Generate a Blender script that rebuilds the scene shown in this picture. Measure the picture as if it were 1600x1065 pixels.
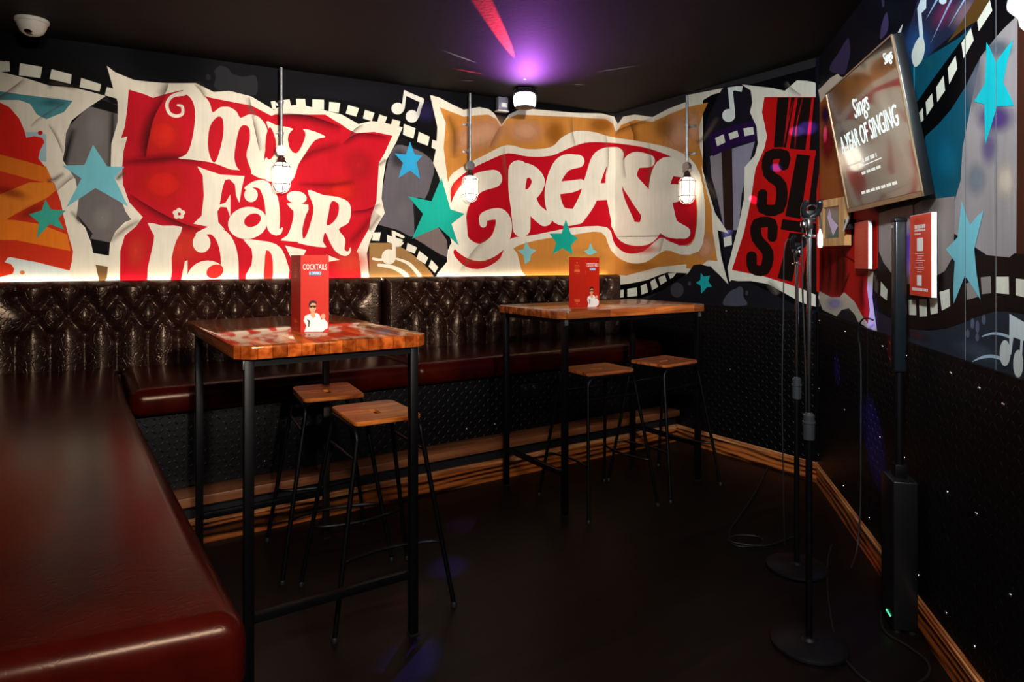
import bpy, bmesh, math, random
import numpy as np
from mathutils import Vector, Matrix
from mathutils.geometry import delaunay_2d_cdt

random.seed(7)
for _o in list(bpy.data.objects):
    bpy.data.objects.remove(_o)
SC = bpy.context.scene
COL = SC.collection
PI = math.pi

# ------------------------------------------------------------------ camera
YAW = math.radians(33.5)
CS, SN = math.cos(YAW), math.sin(YAW)
EYE = 1.35
FPX = 1027.0
HOR = 408.0
cd = bpy.data.cameras.new('camera')
cam = bpy.data.objects.new('camera', cd)
COL.objects.link(cam)
cam.location = (0, 0, EYE)
cam.rotation_euler = (PI / 2, 0, -YAW)
cd.sensor_width = 36.0
cd.lens = FPX / 1600 * 36.0
cd.shift_y = -(532.5 - HOR) / 1600
cd.clip_start = 0.05
SC.camera = cam

# ------------------------------------------------------------------ view + world
SC.view_settings.view_transform = 'Standard'
SC.view_settings.look = 'None'
SC.view_settings.exposure = 0.0
SC.view_settings.gamma = 1.0
w = bpy.data.worlds.new('world')
SC.world = w
w.use_nodes = True
w.node_tree.nodes['Background'].inputs[0].default_value = (0.25, 0.22, 0.25, 1)
w.node_tree.nodes['Background'].inputs[1].default_value = 0.01


def cam2w(r, f, z=0.0):
    return Vector((r * CS + f * SN, -r * SN + f * CS, z))


# room corners (plan)
AB = cam2w(.87, 5.57)
BC = cam2w(1.88, 4.02)
dA = Vector((.996, -.084, 0)).normalized()       # along back wall, to the right
CEIL = 2.60
LEFTX = -0.62
CL = AB - dA * ((AB.x - LEFTX) / dA.x)             # back-left corner
dB = (BC - AB).normalized()
dC = cam2w(-.225, -.974).normalized()
CEND = BC + dC * 3.3
BACKY = -3.0


# ------------------------------------------------------------------ main lights
def spot(name, loc, target, power, color, angle, blend=0.6, radius=0.1):
    l = bpy.data.lights.new(name, 'SPOT')
    l.energy = power
    l.color = color
    l.spot_size = math.radians(angle)
    l.spot_blend = blend
    l.shadow_soft_size = radius
    o = bpy.data.objects.new(name, l)
    COL.objects.link(o)
    o.location = loc
    d = Vector(target) - Vector(loc)
    o.rotation_euler = d.to_track_quat('-Z', 'Y').to_euler()
    return o


SPOTS = [  # unseen ceiling spots added behind and beside the camera to light the mural
    ((0.15, -2.55, 2.40), (0.25, 4.45, 2.35), 1750, (1.0, .92, .82), 46, 1.0),
    ((0.80, -2.50, 2.40), (1.95, 4.30, 2.35), 1480, (1.0, .92, .83), 44, 1.0),
    ((0.10, -2.00, 2.40), (3.75, 3.30, 2.30), 1800, (1.0, .93, .85), 42, 1.0),
    ((0.35, 0.35, 2.47), (3.0, 1.45, 1.95), 500, (.80, .94, 1.0), 74, .9),
]
_l = bpy.data.lights.new('linear_lamp', 'AREA')  # unseen lamp added for the highlight along the front bench edge
_l.shape = 'RECTANGLE'
_l.size, _l.size_y = 1.0, .14
_l.energy = 105
_l.color = (1.0, .93, .86)
LINEAR = bpy.data.objects.new('linear_lamp', _l)
COL.objects.link(LINEAR)
LINEAR.location = (-.08, -.30, 2.535)
for i, (a, b, p, c, an, bl) in enumerate(SPOTS):
    spot('ceiling_spot_lamp', a, b, p, c, an, bl, .09)


# ------------------------------------------------------------------ materials
def s2l(v):
    v /= 255.0
    return v / 12.92 if v <= .04045 else ((v + .055) / 1.055) ** 2.4


def rgb(r, g, b):
    return (s2l(r), s2l(g), s2l(b), 1.0)


def mat(name, col, rough=.5, metal=0.0, coat=0.0, emis=None, estr=0.0, spec=.5, var=0.0, vscale=6.0, bump=0.0, bscale=40.0):
    m = bpy.data.materials.new(name)
    m.use_nodes = True
    nt = m.node_tree
    b = nt.nodes['Principled BSDF']
    b.inputs['Base Color'].default_value = col
    b.inputs['Roughness'].default_value = rough
    b.inputs['Metallic'].default_value = metal
    b.inputs['Coat Weight'].default_value = coat
    b.inputs['Coat Roughness'].default_value = .12
    b.inputs['Specular IOR Level'].default_value = spec
    if emis:
        b.inputs['Emission Color'].default_value = emis
        b.inputs['Emission Strength'].default_value = estr
    tc = nt.nodes.new('ShaderNodeTexCoord')
    if var > 0:
        n = nt.nodes.new('ShaderNodeTexNoise')
        n.inputs['Scale'].default_value = vscale
        n.inputs['Detail'].default_value = 6
        nt.links.new(tc.outputs['Object'], n.inputs['Vector'])
        mx = nt.nodes.new('ShaderNodeMix')
        mx.data_type = 'RGBA'
        mx.blend_type = 'MULTIPLY'
        mx.inputs[0].default_value = 1.0
        mx.inputs[6].default_value = col
        rp = nt.nodes.new('ShaderNodeMapRange')
        rp.inputs['From Min'].default_value = .3
        rp.inputs['From Max'].default_value = .7
        rp.inputs['To Min'].default_value = 1 - var
        rp.inputs['To Max'].default_value = 1 + var * .4
        nt.links.new(n.outputs['Fac'], rp.inputs['Value'])
        nt.links.new(rp.outputs['Result'], mx.inputs[7])
        nt.links.new(mx.outputs[2], b.inputs['Base Color'])
    if bump > 0:
        n2 = nt.nodes.new('ShaderNodeTexNoise')
        n2.inputs['Scale'].default_value = bscale
        n2.inputs['Detail'].default_value = 5
        nt.links.new(tc.outputs['Object'], n2.inputs['Vector'])
        bp = nt.nodes.new('ShaderNodeBump')
        bp.inputs['Strength'].default_value = bump
        bp.inputs['Distance'].default_value = .01
        nt.links.new(n2.outputs['Fac'], bp.inputs['Height'])
        nt.links.new(bp.outputs['Normal'], b.inputs['Normal'])
    return m


def leather_mat(name, c1, c2, rough=.32, crack=.5):
    m = mat(name, c1, rough, coat=.1)
    nt = m.node_tree
    b = nt.nodes['Principled BSDF']
    tc = nt.nodes.new('ShaderNodeTexCoord')
    n = nt.nodes.new('ShaderNodeTexNoise')
    n.inputs['Scale'].default_value = 3.5
    n.inputs['Detail'].default_value = 8
    n.inputs['Roughness'].default_value = .65
    nt.links.new(tc.outputs['Object'], n.inputs['Vector'])
    cr = nt.nodes.new('ShaderNodeValToRGB')
    cr.color_ramp.elements[0].position = .35
    cr.color_ramp.elements[0].color = c1
    cr.color_ramp.elements[1].position = .68
    cr.color_ramp.elements[1].color = c2
    nt.links.new(n.outputs['Fac'], cr.inputs['Fac'])
    nt.links.new(cr.outputs['Color'], b.inputs['Base Color'])
    n2 = nt.nodes.new('ShaderNodeTexNoise')
    n2.inputs['Scale'].default_value = 9
    n2.inputs['Detail'].default_value = 3
    nt.links.new(tc.outputs['Object'], n2.inputs['Vector'])
    mxv = nt.nodes.new('ShaderNodeMix')
    mxv.data_type = 'VECTOR'
    mxv.inputs[0].default_value = .12
    nt.links.new(tc.outputs['Object'], mxv.inputs[4])
    nt.links.new(n2.outputs['Color'], mxv.inputs[5])
    v = nt.nodes.new('ShaderNodeTexVoronoi')
    v.feature = 'DISTANCE_TO_EDGE'
    v.inputs['Scale'].default_value = 34
    nt.links.new(mxv.outputs[1], v.inputs['Vector'])
    mr = nt.nodes.new('ShaderNodeMapRange')
    mr.inputs['From Max'].default_value = .06
    nt.links.new(v.outputs['Distance'], mr.inputs['Value'])
    bp = nt.nodes.new('ShaderNodeBump')
    bp.inputs['Strength'].default_value = crack
    bp.inputs['Distance'].default_value = .003
    nt.links.new(mr.outputs['Result'], bp.inputs['Height'])
    n3 = nt.nodes.new('ShaderNodeTexNoise')
    n3.inputs['Scale'].default_value = 22
    n3.inputs['Detail'].default_value = 4
    nt.links.new(tc.outputs['Object'], n3.inputs['Vector'])
    bp2 = nt.nodes.new('ShaderNodeBump')
    bp2.inputs['Strength'].default_value = .25 if crack > .1 else .05
    bp2.inputs['Distance'].default_value = .004
    nt.links.new(n3.outputs['Fac'], bp2.inputs['Height'])
    nt.links.new(bp.outputs['Normal'], bp2.inputs['Normal'])
    nt.links.new(bp2.outputs['Normal'], b.inputs['Normal'])
    return m


def wood_mat(name, dark, light, axis='X', scale=1.0, rough=.3, coat=0.0, blocks=None, burn=0.0):
    """stained timber; grain runs along `axis` of the object; blocks = size of butcher-block staves"""
    m = mat(name, dark, rough, coat=coat)
    nt = m.node_tree
    b = nt.nodes['Principled BSDF']
    tc = nt.nodes.new('ShaderNodeTexCoord')
    mp = nt.nodes.new('ShaderNodeMapping')
    st = {'X': (1.2, 14, 14), 'Y': (14, 1.2, 14), 'Z': (14, 14, 1.2)}[axis]
    mp.inputs['Scale'].default_value = tuple(s * scale for s in st)
    nt.links.new(tc.outputs['Object'], mp.inputs['Vector'])
    n = nt.nodes.new('ShaderNodeTexNoise')
    n.inputs['Scale'].default_value = 2.2
    n.inputs['Detail'].default_value = 9
    n.inputs['Distortion'].default_value = 1.4 if burn else .5
    nt.links.new(mp.outputs['Vector'], n.inputs['Vector'])
    cr = nt.nodes.new('ShaderNodeValToRGB')
    e = cr.color_ramp.elements
    e[0].position = .36
    e[0].color = dark
    e[1].position = .66
    e[1].color = light
    last = cr.outputs['Color']
    if burn:
        wv = nt.nodes.new('ShaderNodeTexWave')
        wv.wave_type = 'RINGS'
        wv.inputs['Scale'].default_value = 1.1
        wv.inputs['Distortion'].default_value = 9
        wv.inputs['Detail'].default_value = 3
        wv.inputs['Detail Scale'].default_value = .6
        mp2 = nt.nodes.new('ShaderNodeMapping')
        mp2.inputs['Scale'].default_value = tuple({'X': (1.6, 9, 9), 'Y': (9, 1.6, 9), 'Z': (9, 9, 1.6)}[axis])
        nt.links.new(tc.outputs['Object'], mp2.inputs['Vector'])
        nt.links.new(mp2.outputs['Vector'], wv.inputs['Vector'])
        mm = nt.nodes.new('ShaderNodeMath')
        mm.operation = 'MULTIPLY_ADD'
        mm.inputs[1].default_value = burn
        nt.links.new(wv.outputs['Fac'], mm.inputs[0])
        ms = nt.nodes.new('ShaderNodeMath')
        ms.operation = 'MULTIPLY'
        ms.inputs[1].default_value = 1 - burn * .8
        nt.links.new(n.outputs['Fac'], ms.inputs[0])
        nt.links.new(ms.outputs[0], mm.inputs[2])
        nt.links.new(mm.outputs[0], cr.inputs['Fac'])
    else:
        nt.links.new(n.outputs['Fac'], cr.inputs['Fac'])
    if blocks:
        br = nt.nodes.new('ShaderNodeTexBrick')
        br.inputs['Color1'].default_value = (.62, .58, .55, 1)
        br.inputs['Color2'].default_value = (1.25, 1.18, 1.1, 1)
        br.inputs['Mortar'].default_value = (.35, .3, .3, 1)
        br.inputs['Mortar Size'].default_value = .0012
        br.inputs['Scale'].default_value = 1.0
        br.inputs['Brick Width'].default_value = blocks[0]
        br.inputs['Row Height'].default_value = blocks[1]
        mp3 = nt.nodes.new('ShaderNodeMapping')
        mp3.inputs['Location'].default_value = (5, 5, 0)
        if axis == 'Y':
            mp3.inputs['Rotation'].default_value = (0, 0, PI / 2)
        nt.links.new(tc.outputs['Object'], mp3.inputs['Vector'])
        nt.links.new(mp3.outputs['Vector'], br.inputs['Vector'])
        mx = nt.nodes.new('ShaderNodeMix')
        mx.data_type = 'RGBA'
        mx.blend_type = 'MULTIPLY'
        mx.inputs[0].default_value = 1
        nt.links.new(last, mx.inputs[6])
        nt.links.new(br.outputs['Color'], mx.inputs[7])
        last = mx.outputs[2]
    nt.links.new(last, b.inputs['Base Color'])
    bp = nt.nodes.new('ShaderNodeBump')
    bp.inputs['Strength'].default_value = .025 if blocks else .12
    bp.inputs['Distance'].default_value = .004
    nt.links.new(n.outputs['Fac'], bp.inputs['Height'])
    nt.links.new(bp.outputs['Normal'], b.inputs['Normal'])
    return m


def plate_mat(name):
    """black chequer plate: raised slanted lozenges in alternating directions (uv in metres)"""
    m = mat(name, rgb(6, 5, 7), .4, metal=0.0, spec=.3)
    nt = m.node_tree
    b = nt.nodes['Principled BSDF']
    uv = nt.nodes.new('ShaderNodeUVMap')

    def M(op, a, bb=None):
        x = nt.nodes.new('ShaderNodeMath')
        x.operation = op
        for i, q in enumerate((a, bb)):
            if q is None:
                continue
            if isinstance(q, (int, float)):
                x.inputs[i].default_value = q
            else:
                nt.links.new(q, x.inputs[i])
        return x.outputs[0]
    sp = nt.nodes.new('ShaderNodeSeparateXYZ')
    nt.links.new(uv.outputs['UV'], sp.inputs[0])
    P = .032
    u = M('DIVIDE', sp.outputs[0], P)
    v = M('DIVIDE', sp.outputs[1], P)
    par = M('MODULO', M('ADD', M('FLOOR', u), M('FLOOR', v)), 2.0)
    par = M('ABSOLUTE', par)
    fu = M('SUBTRACT', M('FRACT', u), .5)
    fv = M('SUBTRACT', M('FRACT', v), .5)
    sgn = M('SUBTRACT', M('MULTIPLY', par, 2.0), 1.0)
    a = M('ADD', fu, M('MULTIPLY', fv, sgn))
    c = M('SUBTRACT', fu, M('MULTIPLY', fv, sgn))
    d = M('ADD', M('POWER', M('ABSOLUTE', M('DIVIDE', a, .62)), 2.0), M('POWER', M('ABSOLUTE', M('DIVIDE', c, .17)), 2.0))
    h = M('MAXIMUM', M('SUBTRACT', 1.0, d), 0.0)
    bp = nt.nodes.new('ShaderNodeBump')
    bp.inputs['Strength'].default_value = .8
    bp.inputs['Distance'].default_value = .003
    nt.links.new(h, bp.inputs['Height'])
    nt.links.new(bp.outputs['Normal'], b.inputs['Normal'])
    return m


M_CEIL = mat('black_ceiling_paint', rgb(8, 4, 5), .7, var=.2, vscale=1.5, bump=.1)
M_FLOOR = wood_mat('dark_floorboards', rgb(9, 6, 5), rgb(19, 12, 10), 'X', .6, .42)
M_CEIL.node_tree.nodes['Principled BSDF'].inputs['Specular IOR Level'].default_value = .2
M_FLOOR.node_tree.nodes['Principled BSDF'].inputs['Specular IOR Level'].default_value = .22
M_BLACKWALL = mat('black_wall_paint', rgb(16, 16, 21), .6, var=.2, vscale=3)
M_PLATE = plate_mat('black_chequer_plate')
M_LEATH = leather_mat('oxblood_leather', rgb(26, 2, 2), rgb(58, 9, 4), .25, .04)
M_TUFT = leather_mat('dark_brown_tufted_leather', rgb(15, 5, 5), rgb(36, 14, 10), .34, .5)
for _m, _s in ((M_LEATH, .17), (M_TUFT, .6)):
    _m.node_tree.nodes['Principled BSDF'].inputs['Specular IOR Level'].default_value = _s
    _m.node_tree.nodes['Principled BSDF'].inputs['Specular Tint'].default_value = (1, .72, .52, 1)
    _m.node_tree.nodes['Principled BSDF'].inputs['Coat Weight'].default_value = 0
M_TABLE = wood_mat('varnished_block_timber_long', rgb(138, 54, 15), rgb(205, 104, 40), 'X', 1, .10, coat=0.0, blocks=(.34, .045))
_b = M_TABLE.node_tree.nodes['Principled BSDF']
_b.inputs['IOR'].default_value = 2.25
_b.inputs['Specular Tint'].default_value = (1.0, .66, .34, 1)
M_TABLE2 = wood_mat('varnished_block_timber_wide', rgb(135, 64, 26), rgb(205, 116, 56), 'X', 1, .22, coat=.3, blocks=(.34, .045))
M_SEATW = wood_mat('varnished_stool_timber', rgb(150, 66, 16), rgb(240, 140, 56), 'Y', 1.6, .3)
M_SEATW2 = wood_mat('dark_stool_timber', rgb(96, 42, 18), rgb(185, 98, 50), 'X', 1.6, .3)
M_SKIRT = wood_mat('scorched_skirting_timber', rgb(40, 11, 4), rgb(200, 108, 48), 'X', .5, .38, burn=.3)
M_SKEDGE = wood_mat('pale_skirting_edge', rgb(150, 80, 40), rgb(235, 165, 105), 'X', 1.2, .35)
M_LEDGE = wood_mat('ledge_timber', rgb(105, 58, 36), rgb(170, 104, 62), 'X', .5, .4)
M_STEEL = mat('black_powder_steel', rgb(7, 6, 8), .42, metal=0, var=.3, vscale=30, spec=.22)
M_RAW = mat('worn_dark_steel', rgb(52, 47, 40), .45, metal=.7, var=.5, vscale=18)
M_GALV = mat('galvanised_steel', rgb(175, 178, 180), .32, metal=.8, var=.25, vscale=25)
M_CHROME = mat('chrome', rgb(215, 220, 225), .16, metal=1.0)
M_RUB = mat('black_rubber', rgb(14, 14, 15), .6)
M_BLK = mat('black_plastic', rgb(15, 15, 18), .32)
M_WHITEP = mat('white_plastic', rgb(225, 220, 210), .35)
M_GLASSD = mat('dark_dome_glass', rgb(8, 8, 10), .05)


# ------------------------------------------------------------------ geometry helpers
class MB:
    def __init__(s):
        s.bm = bmesh.new()
        s.smooth = []

    def _add(s, verts, faces, smooth=False, mi=0):
        vs = [s.bm.verts.new(v) for v in verts]
        for f in faces:
            try:
                fc = s.bm.faces.new([vs[i] for i in f])
                fc.smooth = smooth
                fc.material_index = mi
            except ValueError:
                pass
        return vs

    def box(s, c, size, rz=0.0, bev=0.0, seg=2, mtx=None, mi=0):
        t = bmesh.new()
        bmesh.ops.create_cube(t, size=1.0)
        bmesh.ops.scale(t, vec=size, verts=t.verts)
        if bev > 0:
            bmesh.ops.bevel(t, geom=list(t.edges), offset=bev, segments=seg, profile=.5, affect='EDGES')
        m = mtx if mtx is not None else Matrix.Translation(c) @ Matrix.Rotation(rz, 4, 'Z')
        bmesh.ops.transform(t, matrix=m, verts=t.verts)
        s._merge(t, bev > 0.004, mi)
        return s

    def _merge(s, t, smooth=False, mi=0):
        idx = {v: i for i, v in enumerate(t.verts)}
        s._add([v.co.copy() for v in t.verts], [[idx[v] for v in f.verts] for f in t.faces], smooth, mi)
        t.free()

    def prism(s, poly, z0, z1, bev=0.0, seg=3, topbev=None, mi=0, smooth=None):
        t = bmesh.new()
        n = len(poly)
        lo = [t.verts.new((p[0], p[1], z0)) for p in poly]
        hi = [t.verts.new((p[0], p[1], z1)) for p in poly]
        t.faces.new(lo[::-1])
        t.faces.new(hi)
        for i in range(n):
            t.faces.new((lo[i], lo[(i + 1) % n], hi[(i + 1) % n], hi[i]))
        bmesh.ops.recalc_face_normals(t, faces=t.faces)
        if bev > 0:
            bmesh.ops.bevel(t, geom=list(t.edges), offset=bev, segments=seg, profile=.5, affect='EDGES')
        s._merge(t, bev > 0.004 if smooth is None else smooth, mi)
        return s

    def tube(s, pts, r, n=10, caps=True, mi=0):
        pts = [Vector(p) for p in pts]
        rs = r if isinstance(r, (list, tuple)) else [r] * len(pts)
        rings = []
        up = None
        for i, p in enumerate(pts):
            a = pts[i - 1] if i else p
            b = pts[i + 1] if i < len(pts) - 1 else p
            t = (b - a).normalized()
            if up is None:
                up = Vector((0, 0, 1)) if abs(t.z) < .9 else Vector((1, 0, 0))
            x = t.cross(up)
            if x.length < 1e-6:
                x = t.orthogonal()
            x.normalize()
            up = x.cross(t).normalized()
            rings.append([p + (x * math.cos(2 * PI * k / n) + up * math.sin(2 * PI * k / n)) * rs[i] for k in range(n)])
        verts = [v for rg in rings for v in rg]
        faces = []
        for i in range(len(pts) - 1):
            for k in range(n):
                faces.append((i * n + k, i * n + (k + 1) % n, (i + 1) * n + (k + 1) % n, (i + 1) * n + k))
        if caps:
            faces.append(tuple(range(n))[::-1])
            faces.append(tuple((len(pts) - 1) * n + k for k in range(n)))
        s._add(verts, faces, True, mi)
        return s

    def lathe(s, prof, c=(0, 0, 0), n=28, mtx=None, mi=0):
        verts, faces = [], []
        c = Vector(c)
        for r, z in prof:
            for k in range(n):
                v = Vector((r * math.cos(2 * PI * k / n), r * math.sin(2 * PI * k / n), z))
                verts.append((mtx @ v) if mtx is not None else v + c)
        for i in range(len(prof) - 1):
            for k in range(n):
                faces.append((i * n + k, i * n + (k + 1) % n, (i + 1) * n + (k + 1) % n, (i + 1) * n + k))
        faces.append(tuple(range(n))[::-1])
        faces.append(tuple((len(prof) - 1) * n + k for k in range(n)))
        s._add(verts, faces, True, mi)
        return s

    def build(s, name, m, parent=None, kind=None, label=None):
        bmesh.ops.remove_doubles(s.bm, verts=s.bm.verts, dist=1e-6)
        bmesh.ops.recalc_face_normals(s.bm, faces=s.bm.faces)
        me = bpy.data.meshes.new(name)
        s.bm.to_mesh(me)
        s.bm.free()
        for mm in (m if isinstance(m, (list, tuple)) else [m]):
            me.materials.append(mm)
        try:
            me.set_sharp_from_angle(angle=math.radians(38))
        except Exception:
            pass
        o = bpy.data.objects.new(name, me)
        COL.objects.link(o)
        if parent:
            o.parent = parent
        if kind:
            o['kind'] = kind
        if label:
            o['label'] = label
        return o


def thing(name, label, cat, loc=(0, 0, 0), rz=0.0, group=None):
    o = bpy.data.objects.new(name, None)
    o.empty_display_size = .1
    COL.objects.link(o)
    o.location = loc
    o.rotation_euler = (0, 0, rz)
    return tag(o, label, cat, group)


def tag(o, label, cat, group=None):
    o['label'] = label
    o['category'] = cat
    if group:
        o['group'] = group
    return o


def dup(root, loc, rz, label, group=None):
    def rec(o, par):
        c = o.copy()
        COL.objects.link(c)
        c.parent = par
        for ch in [q for q in bpy.data.objects if q.parent == o]:
            rec(ch, c)
        return c
    r = rec(root, None)
    r.location = loc
    r.rotation_euler = (0, 0, rz)
    r['label'] = label
    if group:
        r['group'] = group
    return r


def crom(pts, sub=6, closed=False):
    n = len(pts)
    out = []
    rng = range(n) if closed else range(n - 1)
    for i in rng:
        if closed:
            p0, p1, p2, p3 = pts[(i - 1) % n], pts[i], pts[(i + 1) % n], pts[(i + 2) % n]
        else:
            p0, p1, p2, p3 = pts[max(i - 1, 0)], pts[i], pts[i + 1], pts[min(i + 2, n - 1)]
        for k in range(sub):
            t = k / sub
            out.append(tuple(.5 * ((2 * b) + (-a + c) * t + (2 * a - 5 * b + 4 * c - d) * t * t + (-a + 3 * b - 3 * c + d) * t ** 3)
                             for a, b, c, d in zip(p0, p1, p2, p3)))
    if not closed:
        out.append(tuple(pts[-1]))
    return out


# ------------------------------------------------------------------ walls
class Wall:
    def __init__(s, O, d, eps=.0003):
        s.O = Vector((O[0], O[1], 0))
        s.d = Vector((d[0], d[1], 0)).normalized()
        s.n = Vector((s.d.y, -s.d.x, 0))      # points into the room for our clockwise walls
        s.V, s.F, s.C = [], [], []
        s.eps = eps
        s.k = 1

    def P(s, u, z, off=0.0):
        return s.O + s.d * u + s.n * off + Vector((0, 0, z))

    def px(s, x, y):
        """wall coordinates (u, z) of the point seen at pixel x, y of the photograph"""
        r = (x - 800) / FPX
        dv = Vector((r * CS + SN, -r * SN + CS, (HOR - y) / FPX))
        e = Vector((0, 0, EYE))
        t = (s.O - e).dot(s.n) / dv.dot(s.n)
        p = e + dv * t
        return ((p - s.O).dot(s.d), p.z)

    def paint(s, uv, cols):
        """uv polygon in wall metres; cols one rgba or one per vertex"""
        s.paint_union([uv], cols)

    def paint_union(s, polys, col):
        """several overlapping outlines merged into one flat layer of paint"""
        vs, fs = [], []
        for uv in polys:
            if len(uv) < 3:
                continue
            ar = sum(uv[i - 1][0] * uv[i][1] - uv[i][0] * uv[i - 1][1] for i in range(len(uv)))
            if abs(ar) < 1e-9:
                continue
            uv = uv if ar > 0 else uv[::-1]
            fs.append(list(range(len(vs), len(vs) + len(uv))))
            vs += [Vector((a, b)) for a, b in uv]
        if not fs:
            return
        ov, oe, of, _, _, orf = delaunay_2d_cdt(vs, [], fs, 1, 1e-6)
        off = s.eps * s.k
        s.k += .12
        b0 = len(s.V)
        s.V += [s.P(v.x, v.y, off) for v in ov]
        s.C += [col] * len(ov)
        s.F += [tuple(b0 + i for i in f) for f, r in zip(of, orf) if len(r)]

    def strip(s, rows, cols):
        off = s.eps * s.k
        s.k += .12
        b0 = len(s.V)
        m = len(rows[0])
        for rw, cw in zip(rows, cols):
            s.V += [s.P(a, b, off) for a, b in rw]
            s.C += cw
        for i in range(len(rows) - 1):
            for j in range(m - 1):
                s.F.append((b0 + i * m + j, b0 + i * m + j + 1, b0 + (i + 1) * m + j + 1, b0 + (i + 1) * m + j))


WA = Wall(CL, dA)
WB = Wall(AB, dB)
WC = Wall(BC, dC)
XAB = 800 + FPX * .87 / 5.57
XBC = 800 + FPX * 1.88 / 4.02
ZONES = [(WA, -900, XAB), (WB, XAB, XBC), (WC, XBC, 1900)]
SRC = {'p': (0, 0, 1), '1': (0, 0, 4), '2': (0, 200, 4), '3': (350, 100, 3.0425), '4': (650, 100, 3.042),
       '5': (1050, 100, 2.6625), '6': (1250, 0, 3.043), '7': (1250, 300, 3.043), '8': (150, 80, 2.88),
       '9': (940, 400, 4.444)}


def clipx(poly, x, keep_right):
    out = []
    n = len(poly)
    for i in range(n):
        a, b = poly[i], poly[(i + 1) % n]
        ia = (a[0] >= x) == keep_right
        ib = (b[0] >= x) == keep_right
        if ia:
            out.append(a)
        if ia != ib:
            t = (x - a[0]) / (b[0] - a[0])
            out.append(tuple(p + (q - p) * t for p, q in zip(a, b)))
    return out


def toP(z, pts):
    ox, oy, k = SRC[z]
    return [(ox + p[0] / k, oy + p[1] / k) + tuple(p[2:]) for p in pts]


def poly(z, pts, col, smooth=0, alpha=1.0):
    if smooth:
        pts = crom(pts, smooth, True)
    q = toP(z, pts)
    c = rgb(*col)[:3] + (alpha,)
    for W, a, b in ZONES:
        r = clipx(clipx(q, a, True), b, False)
        if len(r) >= 3:
            r = [(min(x, b), y) for x, y in r]
            W.paint([W.px(x, y) for x, y in r], c)


def zone(x):
    for W, a, b in ZONES:
        if a <= x < b:
            return W
    return WC


def stroke(z, pts, col, sub=6, taper=False):
    """brush stroke of varying width, round ends; pts = (x, y, width)"""
    k = SRC[z][2]
    q = crom(toP(z, [(a, b, c / k) for a, b, c in pts]), sub) if len(pts) > 2 else toP(z, [(a, b, c / k) for a, b, c in pts])
    L, R = [], []
    for i in range(len(q)):
        a = q[max(i - 1, 0)]
        b = q[min(i + 1, len(q) - 1)]
        dx, dy = b[0] - a[0], b[1] - a[1]
        l = math.hypot(dx, dy) or 1
        h = q[i][2] / 2
        L.append((q[i][0] - dy / l * h, q[i][1] + dx / l * h))
        R.append((q[i][0] + dy / l * h, q[i][1] - dx / l * h))
    c = rgb(*col)[:3] + (1.0,)
    # quads one by one (robust on tight curves) plus round caps
    polys = [t for i in range(len(q) - 1) for t in ([L[i], L[i + 1], R[i + 1]], [L[i], R[i + 1], R[i]])]
    for e in (q[0], q[-1]):
        if e[2] > 2.0 and not taper:
            polys.append([(e[0] + math.cos(t * PI / 8) * e[2] / 2, e[1] + math.sin(t * PI / 8) * e[2] / 2) for t in range(16)])
    for i in range(1, len(q) - 1, 2):
        if q[i][2] > 3:
            polys.append([(q[i][0] + math.cos(t * PI / 6) * q[i][2] / 2, q[i][1] + math.sin(t * PI / 6) * q[i][2] / 2) for t in range(12)])
    if GROUP is not None:
        GROUP.extend(polys)
        return
    flush(polys, c)


GROUP = None


def flush(polys, c):
    for W, a, b in ZONES:
        q = [clipx(clipx(pg, a, True), b, False) for pg in polys]
        W.paint_union([[W.px(x, y) for x, y in r] for r in q if len(r) >= 3], c)


def ell(z, cx, cy, rx, ry, col, rot=0.0, n=22):
    r = math.radians(rot)
    poly(z, [(cx + rx * math.cos(t) * math.cos(r) - ry * math.sin(t) * math.sin(r),
              cy + rx * math.cos(t) * math.sin(r) + ry * math.sin(t) * math.cos(r))
             for t in [2 * PI * i / n for i in range(n)]], col)


def air(z, cx, cy, rx, ry, col, a=.5, rot=0.0):
    """airbrushed soft patch of paint"""
    (x, y), = toP(z, [(cx, cy)])
    k = SRC[z][2]
    rx, ry = rx / k, ry / k
    W = zone(x)
    _, lo, hi = [q for q in ZONES if q[0] is W][0]
    r = math.radians(rot)
    c = rgb(*col)[:3]
    rows, cols = [], []
    for f, al in ((0.0, a), (.35, a * .85), (.7, a * .3), (1.0, 0.0)):
        row = []
        for i in range(25):
            t = 2 * PI * i / 24
            X = x + f * (rx * math.cos(t) * math.cos(r) - ry * math.sin(t) * math.sin(r))
            Y = y + f * (rx * math.cos(t) * math.sin(r) + ry * math.sin(t) * math.cos(r))
            row.append(W.px(min(max(X, lo + .5), hi - .5), Y))
        rows.append(row)
        cols.append([c + (al,)] * 25)
    W.strip(rows, cols)


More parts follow.
